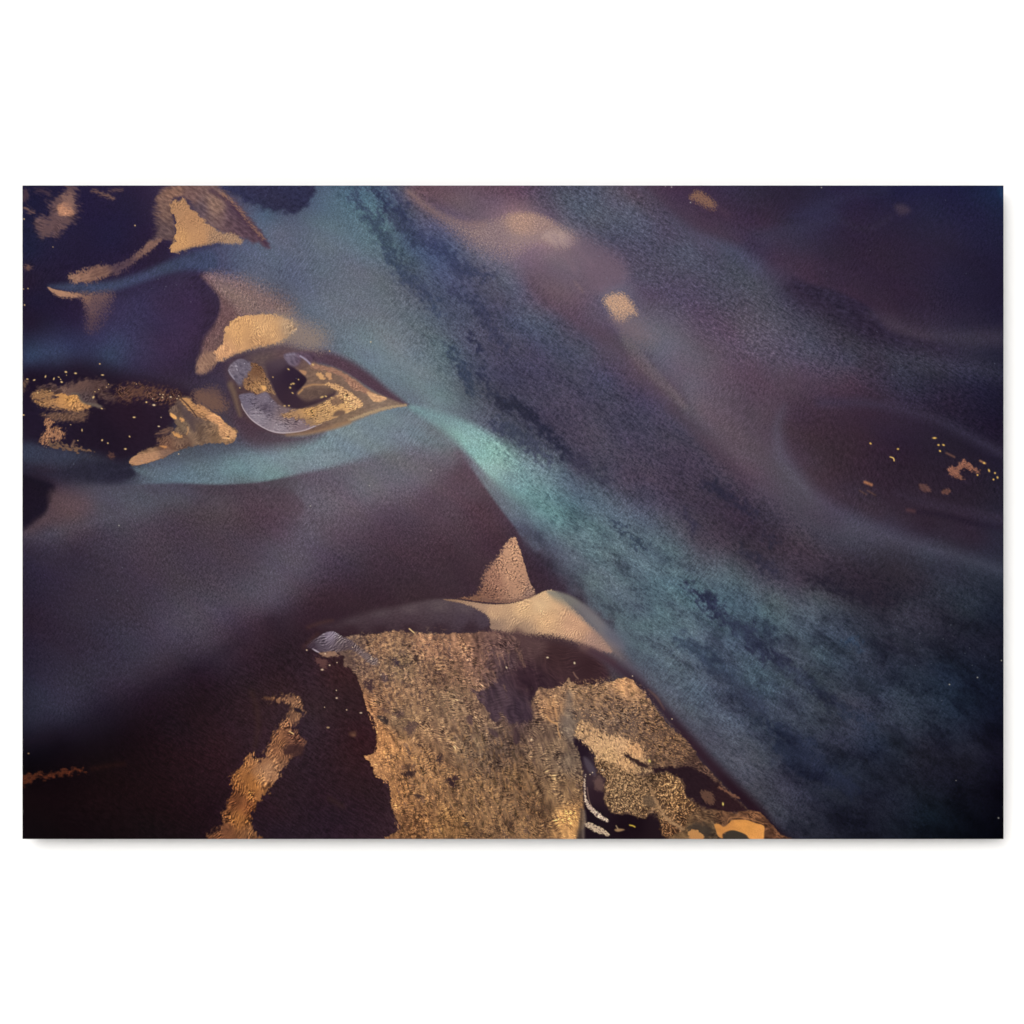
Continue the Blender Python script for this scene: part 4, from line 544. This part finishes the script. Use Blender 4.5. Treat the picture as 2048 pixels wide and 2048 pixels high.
    L(D6("1440 1200 3;1500 1210 3;1500 1260 3;1440 1250 3"), (64, 50, 44), f=3, warp=(2, 5)); L(D5("640 1330 3;720 1320 3;720 1450 3;660 1420 3"), (84, 62, 64), f=4, op=.8); L(D5("940 1490 3;1060 1540 3;1080 1620 3;980 1580 3"), (76, 58, 62), f=4, op=.85)
    L(D5("1290 1500 4;1350 1500 4;1390 1640 3;1320 1720 3;1280 1650 4"), (68, 50, 54), f=4, op=.85)
    S(D5("420 330;400 430;430 520"), 1.2, (100, 76, 72), f=2.5)
    # streaky fringe falling into the brown hollow
    for a, b, c_, d in [(1130, 700, 1060, 480), (1230, 640, 1220, 420), (1060, 860, 1000, 700), (1180, 600, 1120, 460), (1390, 560, 1330, 380), (1440, 640, 1380, 440), (950, 900, 920, 780), (1190, 980, 1150, 900)]:
        S(D5("%d %d;%d %d" % (a, b, c_, d)), [.8, 1.2], (176, 134, 106), f=3, op=.6, warp=(2, 8))
    for a, b, c_, d in [(1040, 560, 1010, 400), (1260, 640, 1230, 480), (1090, 760, 1120, 600), (940, 640, 960, 520), (930, 850, 910, 780)]:
        S(D5("%d %d;%d %d" % (a, b, c_, d)), [3, 2], (86, 66, 72), f=5, op=.6)
    net(AB("1100 1375 10;1260 1362 8;1330 1440 10;1385 1500 14;1330 1530 20;1240 1450 30;1150 1440 20"), 6, 25, 2.2, [(1250, 1370, 206, 160, 116), (1200, 1420, 176, 138, 100), (1340, 1480, 168, 126, 86)], thr=.45, op=.75, f=10, wp=6)
    net(AB("760 1480 10;860 1500 30;960 1540 30;1060 1560 30;1080 1680 20;820 1680 16;790 1600 10"), 7, 70, 1.8, [(800, 1600, 196, 140, 88), (950, 1600, 176, 132, 88), (1060, 1600, 158, 116, 76)], thr=.45, op=.7, f=10)
    net(AB("722 1300 8;900 1280 20;960 1330 20;930 1440 30;800 1460 20;740 1400 8"), 5.5, 5, 1.8, [(760, 1300, 176, 138, 106), (920, 1290, 178, 134, 102), (850, 1420, 160, 126, 94)], thr=.42, op=.6, f=10, wp=5)
    net(AB("735 1425 3;760 1440 10;790 1500 16;800 1600 12;790 1590 3;753 1550 3;742 1525 3;753 1480 3"), 5, 70, 2, (206, 150, 98), thr=.3, op=.6, f=5, wp=5)
    # long shallow runnels fanning down the flats
    W_, X, Y, M = p.poly_mask(AB("730 1290 20;900 1280 30;1060 1300 30;1150 1380 20;1150 1660 20;820 1670 16;770 1560 16;760 1400 16"), 16)
    rr = nz(X + nz(X, Y, 60, 0, 1, 81, 2) * F(10), Y, 16, 72, 4.5, 82, 4, .65); r2 = nz(X, Y, 9, 68, 2.6, 83, 3)
    p.I[W_] *= np.stack([1 + M * (rr * k + r2 * .07) for k in (.15, .16, .13)], -1)
    n = ss(.5, 1.0, rr * r2 + .35 * r2) * M * .5; p.I[W_] += (np.array((74, 56, 56), F) - p.I[W_]) * n[..., None]
    # grey glossy cap
    L(D4("100 390 4;180 310 5;300 230 4;420 180 3;500 165 2.5;560 200 3;620 240 4;760 300 6;900 420 8;1150 600 8;1100 680 8;900 540 8;760 440 8;560 480 8;380 480 4;250 470 4;160 430 4"),
      [(660, 1270, 152, 138, 154), (640, 1285, 96, 84, 96), (625, 1292, 66, 52, 64), (680, 1285, 104, 90, 98), (740, 1320, 110, 94, 96), (690, 1300, 84, 68, 74)], f=5, diss=(4, -30, 3, 2.2, .6), tex=[('r', 2.8, -30, 3.0, .42)], op=.85)
    S(D4("190 430;240 460;300 490"), [.8, 1.4, .6], (186, 170, 180), f=1.6)
    L(D4("300 490 4;520 470 5;560 530 6;420 550 4;340 540 3"), (146, 112, 92), f=4, diss=(3.5, -10, 2, 1.7, 1)); L(D4("220 570 5;380 590 5;400 700 6;330 740 5;280 660 5"), (104, 70, 66), f=5, op=.8, warp=(3, 8), diss=(3.5, 0, 1.5, 1.6, .9))
    S(D4("1625 130;1660 160;1695 190"), 1.1, (244, 206, 140), f=1.3)
    S(D4("120 110;250 60;400 20;480 5"), [2, 2, 2, 1.5], (104, 70, 52), f=7, op=.35); S(D4("60 400;140 320;260 210"), 3, (84, 54, 46), f=7, op=.4)
    p.speck([(600 + a / 7.431, 1240 + b / 7.431, r_, asp) for a, b, r_, asp in [(100, 447, 1.5, 1), (330, 738, 1.8, 1.6), (440, 672, 1.5, 1.3), (550, 632, 1.2, 1), (545, 1160, 1.6, 1.3), (693, 1336, 1.4, 1), (417, 1598, 1.6, 1.8), (540, 1045, 1.2, 1), (365, 1297, 1.1, 1), (375, 500, 1.8, 1), (1060, 580, 1.5, 1.6), (1060, 548, 1.2, 1), (1180, 628, 1.3, 1), (1200, 815, 1.4, 1), (780, 405, 1.2, 1), (905, 1380, 1.4, 2)]], (222, 192, 160))
    # ---------------------------------------------------------------- strip of rippled sand at lower left
    p.fk = 1.9
    L(C1("1450 1740 6;1500 1650 8;1560 1600 6;1570 1490 6;1640 1360 4;1630 1240 4;1720 1130 4;1775 1040 4;1830 1100 4;1880 1100 5;1900 1040 5") + C2("10 1040 5;80 880 5;180 740 5;190 680 4;140 650 5;20 640 8;200 600 6;280 630 5;300 740 4;250 800 4;200 850 4;260 910 4;300 960 4;300 1000 4;200 1090 4;120 1190 4;50 1320 4;-40 1400 4;-80 1480 5;-120 1560 5;-90 1640 5;-50 1740 5"),
      [(545, 1545, 168, 122, 88), (535, 1600, 160, 108, 64), (500, 1570, 156, 102, 56), (480, 1640, 150, 98, 54), (450, 1660, 104, 66, 46), (560, 1480, 136, 92, 64), (590, 1420, 128, 92, 70), (590, 1480, 110, 72, 58), (500, 1620, 120, 72, 44), (470, 1600, 112, 68, 44), (500, 1670, 124, 84, 56)], f=5, warp=(4, 12), diss=(5, -60, 2, 2, .8), tex=[('w', 4.5, -55, 2.4, .26), ('n', 20, -60, 2, .12), ('r', 3.6, -60, 2.2, .26)])
    p.fk = 1.0
    L(C2("140 1010 5;280 980 5;290 1060 4;200 1070 4;150 1050 5"), (62, 40, 40), f=5, op=.9, warp=(3, 8)); L(C2("225 700 2;270 705 2;290 740 2;240 725 2"), (42, 32, 38), f=2)
    S(C2("190 880;220 900"), 1.1, (238, 196, 130), f=1.3); S(C2("0 620;60 630"), 2, (104, 70, 52), f=4)
    L(C2("-100 1180 8;40 1120 8;60 1200 6;-20 1300 8"), (176, 132, 96), f=6, op=.4)
    S(C1("1790 580;1830 700;1840 850;1815 1000"), [4, 4, 4, 3], (70, 48, 40), f=9, op=.35)
    p.speck([(656, 1455, 1.5, 1.6), (57, 1507, 1.6, 1.3), (707, 1470, 2.5, 1.5)], (150, 116, 84))
    S(C2("500 1400;600 1460"), 3, (72, 50, 40), f=9, op=.35); L(C2("650 890 4;700 880 4;700 920 4;660 915 4"), (92, 60, 50), f=4, op=.8)
    # ---------------------------------------------------------------- sculpted sand, dark channel and pools at bottom right
    L(D7("440 880 3;530 890 3;600 960 3;720 1080 3;800 1180 4;900 1300 6;860 1420 6;840 1560 6") + D8("330 330 4;300 430 3;340 510 3;420 560 3;520 560 3;640 600 3;700 560 3;780 540 4;830 640 4;900 790 5;120 800 3;130 640 3;115 400 3") + D7("565 1400 2;545 1250 2;515 1110 2;465 1000 2;430 930 2.5"),
      [(1160, 1500, 36, 24, 34), (1190, 1530, 50, 38, 48), (1200, 1580, 44, 28, 36), (1180, 1640, 28, 18, 26), (1260, 1650, 26, 15, 22), (1320, 1660, 34, 22, 28), (1190, 1560, 60, 44, 50)], f=3, warp=(2, 8))
    L(D7("560 1120 4;620 1150 4;720 1290 5;700 1360 5;620 1300 4;580 1220 4"), (84, 72, 82), f=5, op=.8); L(D7("720 1380 5;800 1400 5;830 1546 6;720 1540 5;700 1460 5"), (106, 80, 74), f=5, op=.8, warp=(3, 9))
    L(D8("720 160 4;850 150 3;1010 140 3;1150 190 4;1260 260 5;1400 380 5;1480 450 5;1560 530 4;1480 550 5;1380 560 5;1240 540 8;1150 500 8;1060 430 4;1010 400 3;1000 280 3;930 230 3;860 190 3;760 210 4"), [(1380, 1560, 40, 26, 32), (1400, 1600, 40, 26, 32), (1450, 1600, 46, 28, 32)], f=4, warp=(3, 9), tex=[('n', 4, 30, 2, .1)])
    ribc = [(1190, 1460, 186, 148, 108), (1210, 1480, 208, 168, 122), (1240, 1490, 212, 170, 124), (1270, 1500, 208, 160, 112), (1220, 1510, 204, 164, 116), (1250, 1530, 206, 162, 114), (1290, 1540, 170, 138, 102), (1280, 1550, 176, 140, 100)]
    L(D7("450 820 5;500 700 6;540 650 6;640 700 7;760 780 7;900 850 6;1060 870 6;1200 940 6;1300 990 5;1330 1080 4;1370 1170 4;1300 1200 4;1200 1130 3;1090 1090 2.5;1180 1180 3;1300 1260 4;1440 1290 4;1400 1320 5;1280 1300 6;1220 1400 8;1100 1400 10;950 1320 8;850 1240 6;720 1150 5;700 1080 5;600 960 5;540 900 5"), ribc, f=5, diss=(4.2, 60, 1.9, 1.6, 1.6), tex=[('r', 3.6, 60, 2.2, .2), ('p', 5, 40, 2, .45)])
    net(D7("470 700 10;640 640 10;900 800 10;1180 820 10;1340 960 8;1380 1120 8;1460 1280 8;1300 1380 12;1000 1360 12;760 1220 8;640 1040 8;500 900 8"), 6, 70, 1.8, ribc, thr=.25, op=.6, f=12, wp=4)
    L(D7("1060 1075 2;1150 1100 2;1240 1150 3;1340 1200 3;1400 1240 3;1330 1260 3;1220 1190 2;1110 1120 1.5"), (52, 36, 36), f=2, warp=(2, 6))
    mot = [(1200, 1560, 160, 126, 90), (1240, 1580, 164, 132, 94), (1280, 1600, 170, 136, 96), (1240, 1610, 176, 142, 102), (1340, 1570, 196, 154, 104), (1360, 1600, 190, 146, 96), (1320, 1620, 160, 124, 86), (1380, 1640, 150, 112, 76), (1340, 1660, 150, 108, 72), (1300, 1560, 130, 102, 74)]
    MP = "220 90 4;340 110 6;520 200 8;640 240 8;740 210 5;860 200 4;960 260 3;1000 330 3;1010 400 3;1060 450 4;1150 520 8;1240 600 8;1300 690 8;1280 780 6;860 780 5;800 660 4;760 540 3;700 520 3;660 600 3;560 570 3;500 540 3;440 555 3;360 540 3;310 450 4;330 400 5;300 330 6;320 260 5;240 180 5"
    L(D8(MP), [(m_[0], m_[1], m_[2] * .42, m_[3] * .38, m_[4] * .42) for m_ in mot], f=6, warp=(4, 9), diss=(5.5, 40, 1.4, 1.4, 1.5), tex=[('n', 8, 35, 1.5, .2)])
    net(D8(MP), 5.6, 40, 1.5, mot, thr=-.05, op=.92, f=6, soft=.55, wp=5)
    net(D8("330 110 20;620 240 20;760 480 16;960 640 20;800 600 16;600 460 20;440 420 20;330 260 16"), 5, 40, 1.8, (178, 142, 102), thr=.1, op=.6, f=14, soft=.5)
    L(D8("660 400 3;740 420 3;760 490 3;700 500 3;640 450 3"), (98, 78, 62), f=3, op=.8); S(D8("670 280;700 320;760 460;850 600;1000 700"), [2, 2, 2.5, 3, 3], (172, 136, 98), f=3, op=.8, warp=(2, 8))
    L(D8("1150 360 4;1250 380 6;1260 480 6;1180 450 5"), (96, 68, 56), f=5, diss=(4, 40, 1.6, 1.6, 1.2))
    S(D8("1310 330;1400 380;1480 420"), 2, (120, 82, 64), f=3, diss=(3, 30, 2, 1.5, 1)); 
    L(D8("1060 560 5;1250 520 6;1450 560 5;1480 540 5;1650 540 3;1760 640 3;1850 740 3;1880 790 4;900 800 5;1000 700 6"), [(1400, 1640, 104, 78, 58), (1450, 1640, 104, 72, 52), (1500, 1630, 124, 84, 58), (1540, 1660, 92, 60, 44), (1420, 1665, 74, 60, 48), (1380, 1660, 110, 84, 58)], f=4, diss=(4.5, 20, 2, 2, .7), tex=[('w', 6, 20, 2.5, .25), ('n', 10, 30, 1.5, .25)], op=.92)
    L(D8("1050 660 4;1150 640 5;1240 700 4;1200 760 4;1100 750 4;1030 700 4"), (62, 52, 46), f=4, op=.8, warp=(3, 8)); L(D8("1040 720 2;1100 700 2;1170 750 2;1160 800 2;1060 780 2"), (186, 134, 80), f=2.5, warp=(2, 6))
    L(D8("1360 740 2;1420 700 2;1500 720 2;1560 770 2;1560 800 2;1360 800 2"), (62, 54, 46), f=2.5, warp=(2, 6))
    L(D8("1268 655 1.5;1310 650 2;1350 675 2;1400 640 1.5;1430 615 1.5;1550 615 1.5;1620 640 1.5;1700 665 1.5;1705 720 1.5;1690 800 2;1590 790 2;1540 740 1.5;1440 705 1.5;1380 715 1.5;1340 740 2;1340 775 2;1300 755 1.5;1280 700 1.5"), [(1500, 1650, 214, 148, 76), (1440, 1660, 196, 134, 72), (1520, 1670, 220, 152, 80)], f=1.6, tex=[('n', 8, 20, 2, .04)])
    S(D8("1380 630;1410 590;1500 590;1600 610;1700 650;1720 700"), .9, (186, 132, 82), f=1.6, op=.8, closed=False) if False else None
    p.stroke(D8("1380 635;1410 595;1500 592;1600 612;1700 648"), .8, (176, 124, 78), f=1.8, op=.8)
    # foam
    p.stroke(D8("135 215;128 300;132 400;150 470;200 530;260 580;330 625"), [.8, 1.3, 1.6, 3, 4.5, 4.5, 2.5], (196, 170, 150), f=2.2, diss=(2.6, 40, 1.6, 1.4, 1.5), tex=[('r', 3, 30, 1.5, .35)])
    p.stroke(D8("150 330;165 430;190 500"), .7, (150, 120, 104), f=1.8, op=.8)
    L(D8("125 650 2;170 640 2;250 670 2;300 700 2;350 745 2;300 745 2;220 715 2;150 680 2"), (206, 180, 150), f=2.5, warp=(1.5, 5), diss=(2.6, 20, 1.8, 1.4, 1.7), tex=[('p', 3, 60, 1.5, .7)])
    p.stroke(D8("120 540;125 620;110 700;118 790"), [3, 4, 4, 3], (120, 104, 94), f=4, op=.8); p.stroke(D8("100 520;95 640;75 780"), [2.5, 4, 5], (74, 60, 54), f=4, op=.85)
    L(D8("390 700 2;430 690 2;480 700 2;420 718 2"), (156, 124, 88), f=2.2); S(D8("525 660;550 665;570 675"), 1.2, (216, 186, 70), f=1.5); S(D8("405 665;420 690"), .9, (190, 160, 120), f=1.5)
    p.speck([(1299, 1522, 2.4, 1.2, 60), (1446, 1608, 1.7, 2.2, 85)], (232, 210, 110)); p.speck([(1185, 1545, 1.3), (1205, 1540, 1.6, 1.8, 20), (1180, 1549, 1.1), (1265, 1352, 1.2), (1344, 1438, 1.3), (1149, 1326, 1.9, 1.3, 80), (1095, 1315, 1.7, 1.6, 0), (1013, 1335, 1.5, 1.6, 60), (1063, 1479, 1.6, 1.4, 60)], (232, 206, 168))
    S(D7("430 30;460 80;490 110"), .8, (150, 114, 96), f=2); S(D7("1390 250;1500 350;1600 510"), [1, 2, 1], (110, 80, 72), f=3, op=.7)
    S(D7("90 600;140 660;220 690"), 1.3, (214, 162, 106), f=2.4); S(D7("170 380;190 480;220 640"), 1.1, (196, 148, 102), f=2.6); S(D7("280 440;270 500;310 580"), 1.1, (186, 144, 104), f=2.6); S(D7("220 700;240 800;260 870"), 1.3, (190, 146, 102), f=2.6, diss=(3, 60, 1.5, 1.5, 1))
    p.stroke(D7("380 300;370 480;350 620;330 760;400 900"), [6, 8, 11, 8, 5], (128, 110, 98), f=8, op=.6)
    # glints on open water
    rs = np.random.RandomState(3); pts = []
    for (x0, y0, x1, y1, n) in [(1560, 660, 2000, 760, 26), (1780, 1220, 2000, 1380, 34), (900, 420, 1300, 560, 10), (560, 400, 1000, 800, 16), (120, 900, 600, 1240, 22), (1000, 700, 1500, 1100, 18), (1150, 1200, 1900, 1600, 18), (300, 540, 420, 620, 14), (440, 955, 540, 972, 16), (1540, 380, 1990, 560, 10)]:
        for k in range(n // 2): pts.append((x0 + rs.rand() * (x1 - x0), y0 + rs.rand() * (y1 - y0), .7 + rs.rand() * .5))
    p.speck(pts, (140, 148, 162), op=.45)
    p.speck([(1955, 1355, 1.5), (1899, 1369, 1.5), (1997, 1636, 1.6), (2003, 1321, 1.5), (741, 684, 1.3), (1343, 374, 1.5), (1331, 373, 1), (1643, 375, 1.4), (1381, 405, 1.4), (1912, 1561, 1), (862, 941, 1.3), (739, 971, 1.3), (238, 1051, 1.4), (621, 1012, 1.3)], (190, 184, 172), op=.8)
    X, Y = p.X, p.Y
    sd = ss(25, 85, p.I[..., 0] - p.I[..., 2]); p.I *= np.stack([1 + .015 * sd, 1 - .004 * sd, 1 + .01 * sd], -1)
    p.I *= (1 + nz(X, Y, 2.0, 0, 1, 99, 2) * F(.035))[..., None]
    return np.clip(p.I, 0, 255)

# ======================================================================= scene
import bpy, math
C = bpy.context.scene
K = 0.001                                    # metres per drawing unit
PWID, PHEI = (X1 - X0) * K, (Y1 - Y0) * K    # the print: 1.962 m x 1.307 m
CX, CZ = 0.0, 1.65                           # camera axis hits the wall here (drawing point 1024, 1024)

def to_wall(x, y): return (x - 1024) * K, CZ - (y - 1024) * K

def mat(name, col, rough=.8, spec=.2):
    m = bpy.data.materials.new(name); m.use_nodes = True
    b = m.node_tree.nodes['Principled BSDF']
    b.inputs['Base Color'].default_value = (*col, 1); b.inputs['Roughness'].default_value = rough
    b.inputs['Specular IOR Level'].default_value = spec
    return m

def box(name, x0, x1, y0, y1, z0, z1, m, parent=None, bevel=0):
    import bmesh
    bm = bmesh.new(); bmesh.ops.create_cube(bm, size=1)
    for v in bm.verts:
        v.co.x = x0 if v.co.x < 0 else x1; v.co.y = y0 if v.co.y < 0 else y1; v.co.z = z0 if v.co.z < 0 else z1
    if bevel: bmesh.ops.bevel(bm, geom=bm.edges[:], offset=bevel, segments=2, affect='EDGES')
    me = bpy.data.meshes.new(name); bm.to_mesh(me); bm.free(); me.materials.append(m)
    o = bpy.data.objects.new(name, me); C.collection.objects.link(o)
    if parent: o.parent = parent
    return o

# white plaster wall with a very fine procedural roll texture
wm = mat('white_wall_paint', (.84, .84, .84), .9, 0.1)
nt = wm.node_tree; b = nt.nodes['Principled BSDF']
tc = nt.nodes.new('ShaderNodeTexCoord'); no = nt.nodes.new('ShaderNodeTexNoise'); no.inputs['Scale'].default_value = 220
bu = nt.nodes.new('ShaderNodeBump'); bu.inputs['Strength'].default_value = .03; bu.inputs['Distance'].default_value = .001
nt.links.new(tc.outputs['Object'], no.inputs['Vector']); nt.links.new(no.outputs['Fac'], bu.inputs['Height']); nt.links.new(bu.outputs['Normal'], b.inputs['Normal'])
wall = box('wall', -6, 6, 0, .25, 0, 4.2, wm); wall['kind'] = 'structure'
gm = mat('pale_paving', (.55, .54, .52), .9, .2)
nt = gm.node_tree; tc = nt.nodes.new('ShaderNodeTexCoord'); no = nt.nodes.new('ShaderNodeTexNoise'); no.inputs['Scale'].default_value = 6; no.inputs['Detail'].default_value = 8
cr = nt.nodes.new('ShaderNodeValToRGB'); cr.color_ramp.elements[0].color = (.74, .735, .72, 1); cr.color_ramp.elements[1].color = (.82, .815, .80, 1)
nt.links.new(tc.outputs['Object'], no.inputs['Vector']); nt.links.new(no.outputs['Fac'], cr.inputs['Fac']); nt.links.new(cr.outputs['Color'], nt.nodes['Principled BSDF'].inputs['Base Color'])
ground = box('ground', -40, 40, -40, 20, -.3, 0, gm); ground['kind'] = 'structure'
import bmesh

# the print
T = .004          # panel thickness
OFF = STANDOFF    # air gap behind the panel
xl, zt = to_wall(X0, Y0); xr, zb = to_wall(X1, Y1)
root = bpy.data.objects.new('photo_print', None); C.collection.objects.link(root)
root.location = ((xl + xr) / 2, 0, zb); root.empty_display_size = .2
root['label'] = 'wide unframed aerial photo print of a teal river and golden sandbars on white wall'
root['category'] = 'print'
W2, H2 = (xr - xl) / 2, zt - zb
edge = mat('panel_edge', (.02, .02, .024), .5, .3)
panel = box('panel', -W2, W2, -(OFF + T), -OFF, 0, H2, edge, root)
hang = mat('hanging_rail_aluminium', (.6, .6, .62), .4, .5)
rail = box('hanging_frame', -W2 * .8, W2 * .8, -OFF, 0, H2 * .80, H2 * .84, hang, root)
rail2 = box('hanging_frame', -W2 * .8, W2 * .8, -OFF, 0, H2 * .16, H2 * .20, hang, root)

GW, GH = GRIDW, round(GRIDW * 1307 / 1962)
I = paint(GW, GH) / 255.0
lin = np.where(I <= .04045, I / 12.92, ((I + .055) / 1.055) ** 2.4).astype(np.float32)
lin = lin / np.float32(LIGHT)
me = bpy.data.meshes.new('picture')
nv = GW * GH
xs = np.linspace(-W2, W2, GW, dtype=np.float32); zs = np.linspace(H2, 0, GH, dtype=np.float32)
co = np.empty((GH, GW, 3), np.float32); co[..., 0] = xs[None]; co[..., 1] = -(OFF + T + .0005); co[..., 2] = zs[:, None]
me.vertices.add(nv); me.vertices.foreach_set('co', co.ravel())
idx = np.arange(nv, dtype=np.int32).reshape(GH, GW)
q = np.stack([idx[:-1, :-1], idx[1:, :-1], idx[1:, 1:], idx[:-1, 1:]], -1).reshape(-1)
nf = (GW - 1) * (GH - 1)
me.loops.add(nf * 4); me.loops.foreach_set('vertex_index', q)
me.polygons.add(nf); me.polygons.foreach_set('loop_start', np.arange(0, nf * 4, 4, dtype=np.int32))
me.update(calc_edges=True)
ca = me.color_attributes.new('ink', 'FLOAT_COLOR', 'POINT')
cc = np.ones((nv, 4), np.float32); cc[:, :3] = lin.reshape(-1, 3); ca.data.foreach_set('color', cc.ravel())
pm = mat('printed_ink', (.1, .1, .1), .62, SPEC)
nt = pm.node_tree; at = nt.nodes.new('ShaderNodeVertexColor'); at.layer_name = 'ink'
nt.links.new(at.outputs['Color'], nt.nodes['Principled BSDF'].inputs['Base Color'])
me.materials.append(pm)
pic = bpy.data.objects.new('picture', me); C.collection.objects.link(pic); pic.parent = root

# daylight
EL, AZ = math.radians(SUN_EL), math.radians(SUN_AZ)   # azimuth measured from straight in front of the wall towards the left
sl = bpy.data.lights.new('sun', 'SUN'); sl.energy = SUN_E; sl.angle = math.radians(SUN_ANG); sl.color = (1, .99, .98)
so = bpy.data.objects.new('sun', sl); C.collection.objects.link(so)
from mathutils import Vector
d = Vector((-math.sin(AZ) * math.cos(EL), -math.cos(AZ) * math.cos(EL), math.sin(EL)))    # towards the sun
so.rotation_euler = d.to_track_quat('Z', 'Y').to_euler(); so.location = d * 8 + Vector((0, 0, 2))
w = bpy.data.worlds.new('World'); C.world = w; w.use_nodes = True
nt = w.node_tree; sky = nt.nodes.new('ShaderNodeTexSky'); sky.sky_type = 'NISHITA'; sky.sun_disc = False
sky.sun_elevation = EL; sky.sun_rotation = math.atan2(d.x, d.y); sky.air_density = 1.0; sky.dust_density = 4.0; sky.ozone_density = 1.0
hs = nt.nodes.new('ShaderNodeHueSaturation'); hs.inputs['Saturation'].default_value = .12
nt.links.new(sky.outputs['Color'], hs.inputs['Color']); nt.links.new(hs.outputs['Color'], nt.nodes['Background'].inputs['Color'])
nt.nodes['Background'].inputs['Strength'].default_value = SKY_S
C.view_settings.view_transform = 'Standard'; C.view_settings.look = 'None'; C.view_settings.exposure = EXPO; C.view_settings.gamma = 1
C.view_settings.use_curve_mapping = False
cam = bpy.data.cameras.new('camera'); co_ = bpy.data.objects.new('camera', cam); C.collection.objects.link(co_)
DIST = 5.0
FRONT = OFF + T + .0005
co_.location = (0, -(DIST + FRONT), CZ); co_.rotation_euler = (math.radians(90), 0, 0)
cam.sensor_width = 36; cam.lens = 36 * DIST / 2.048; cam.clip_end = 200
C.camera = co_
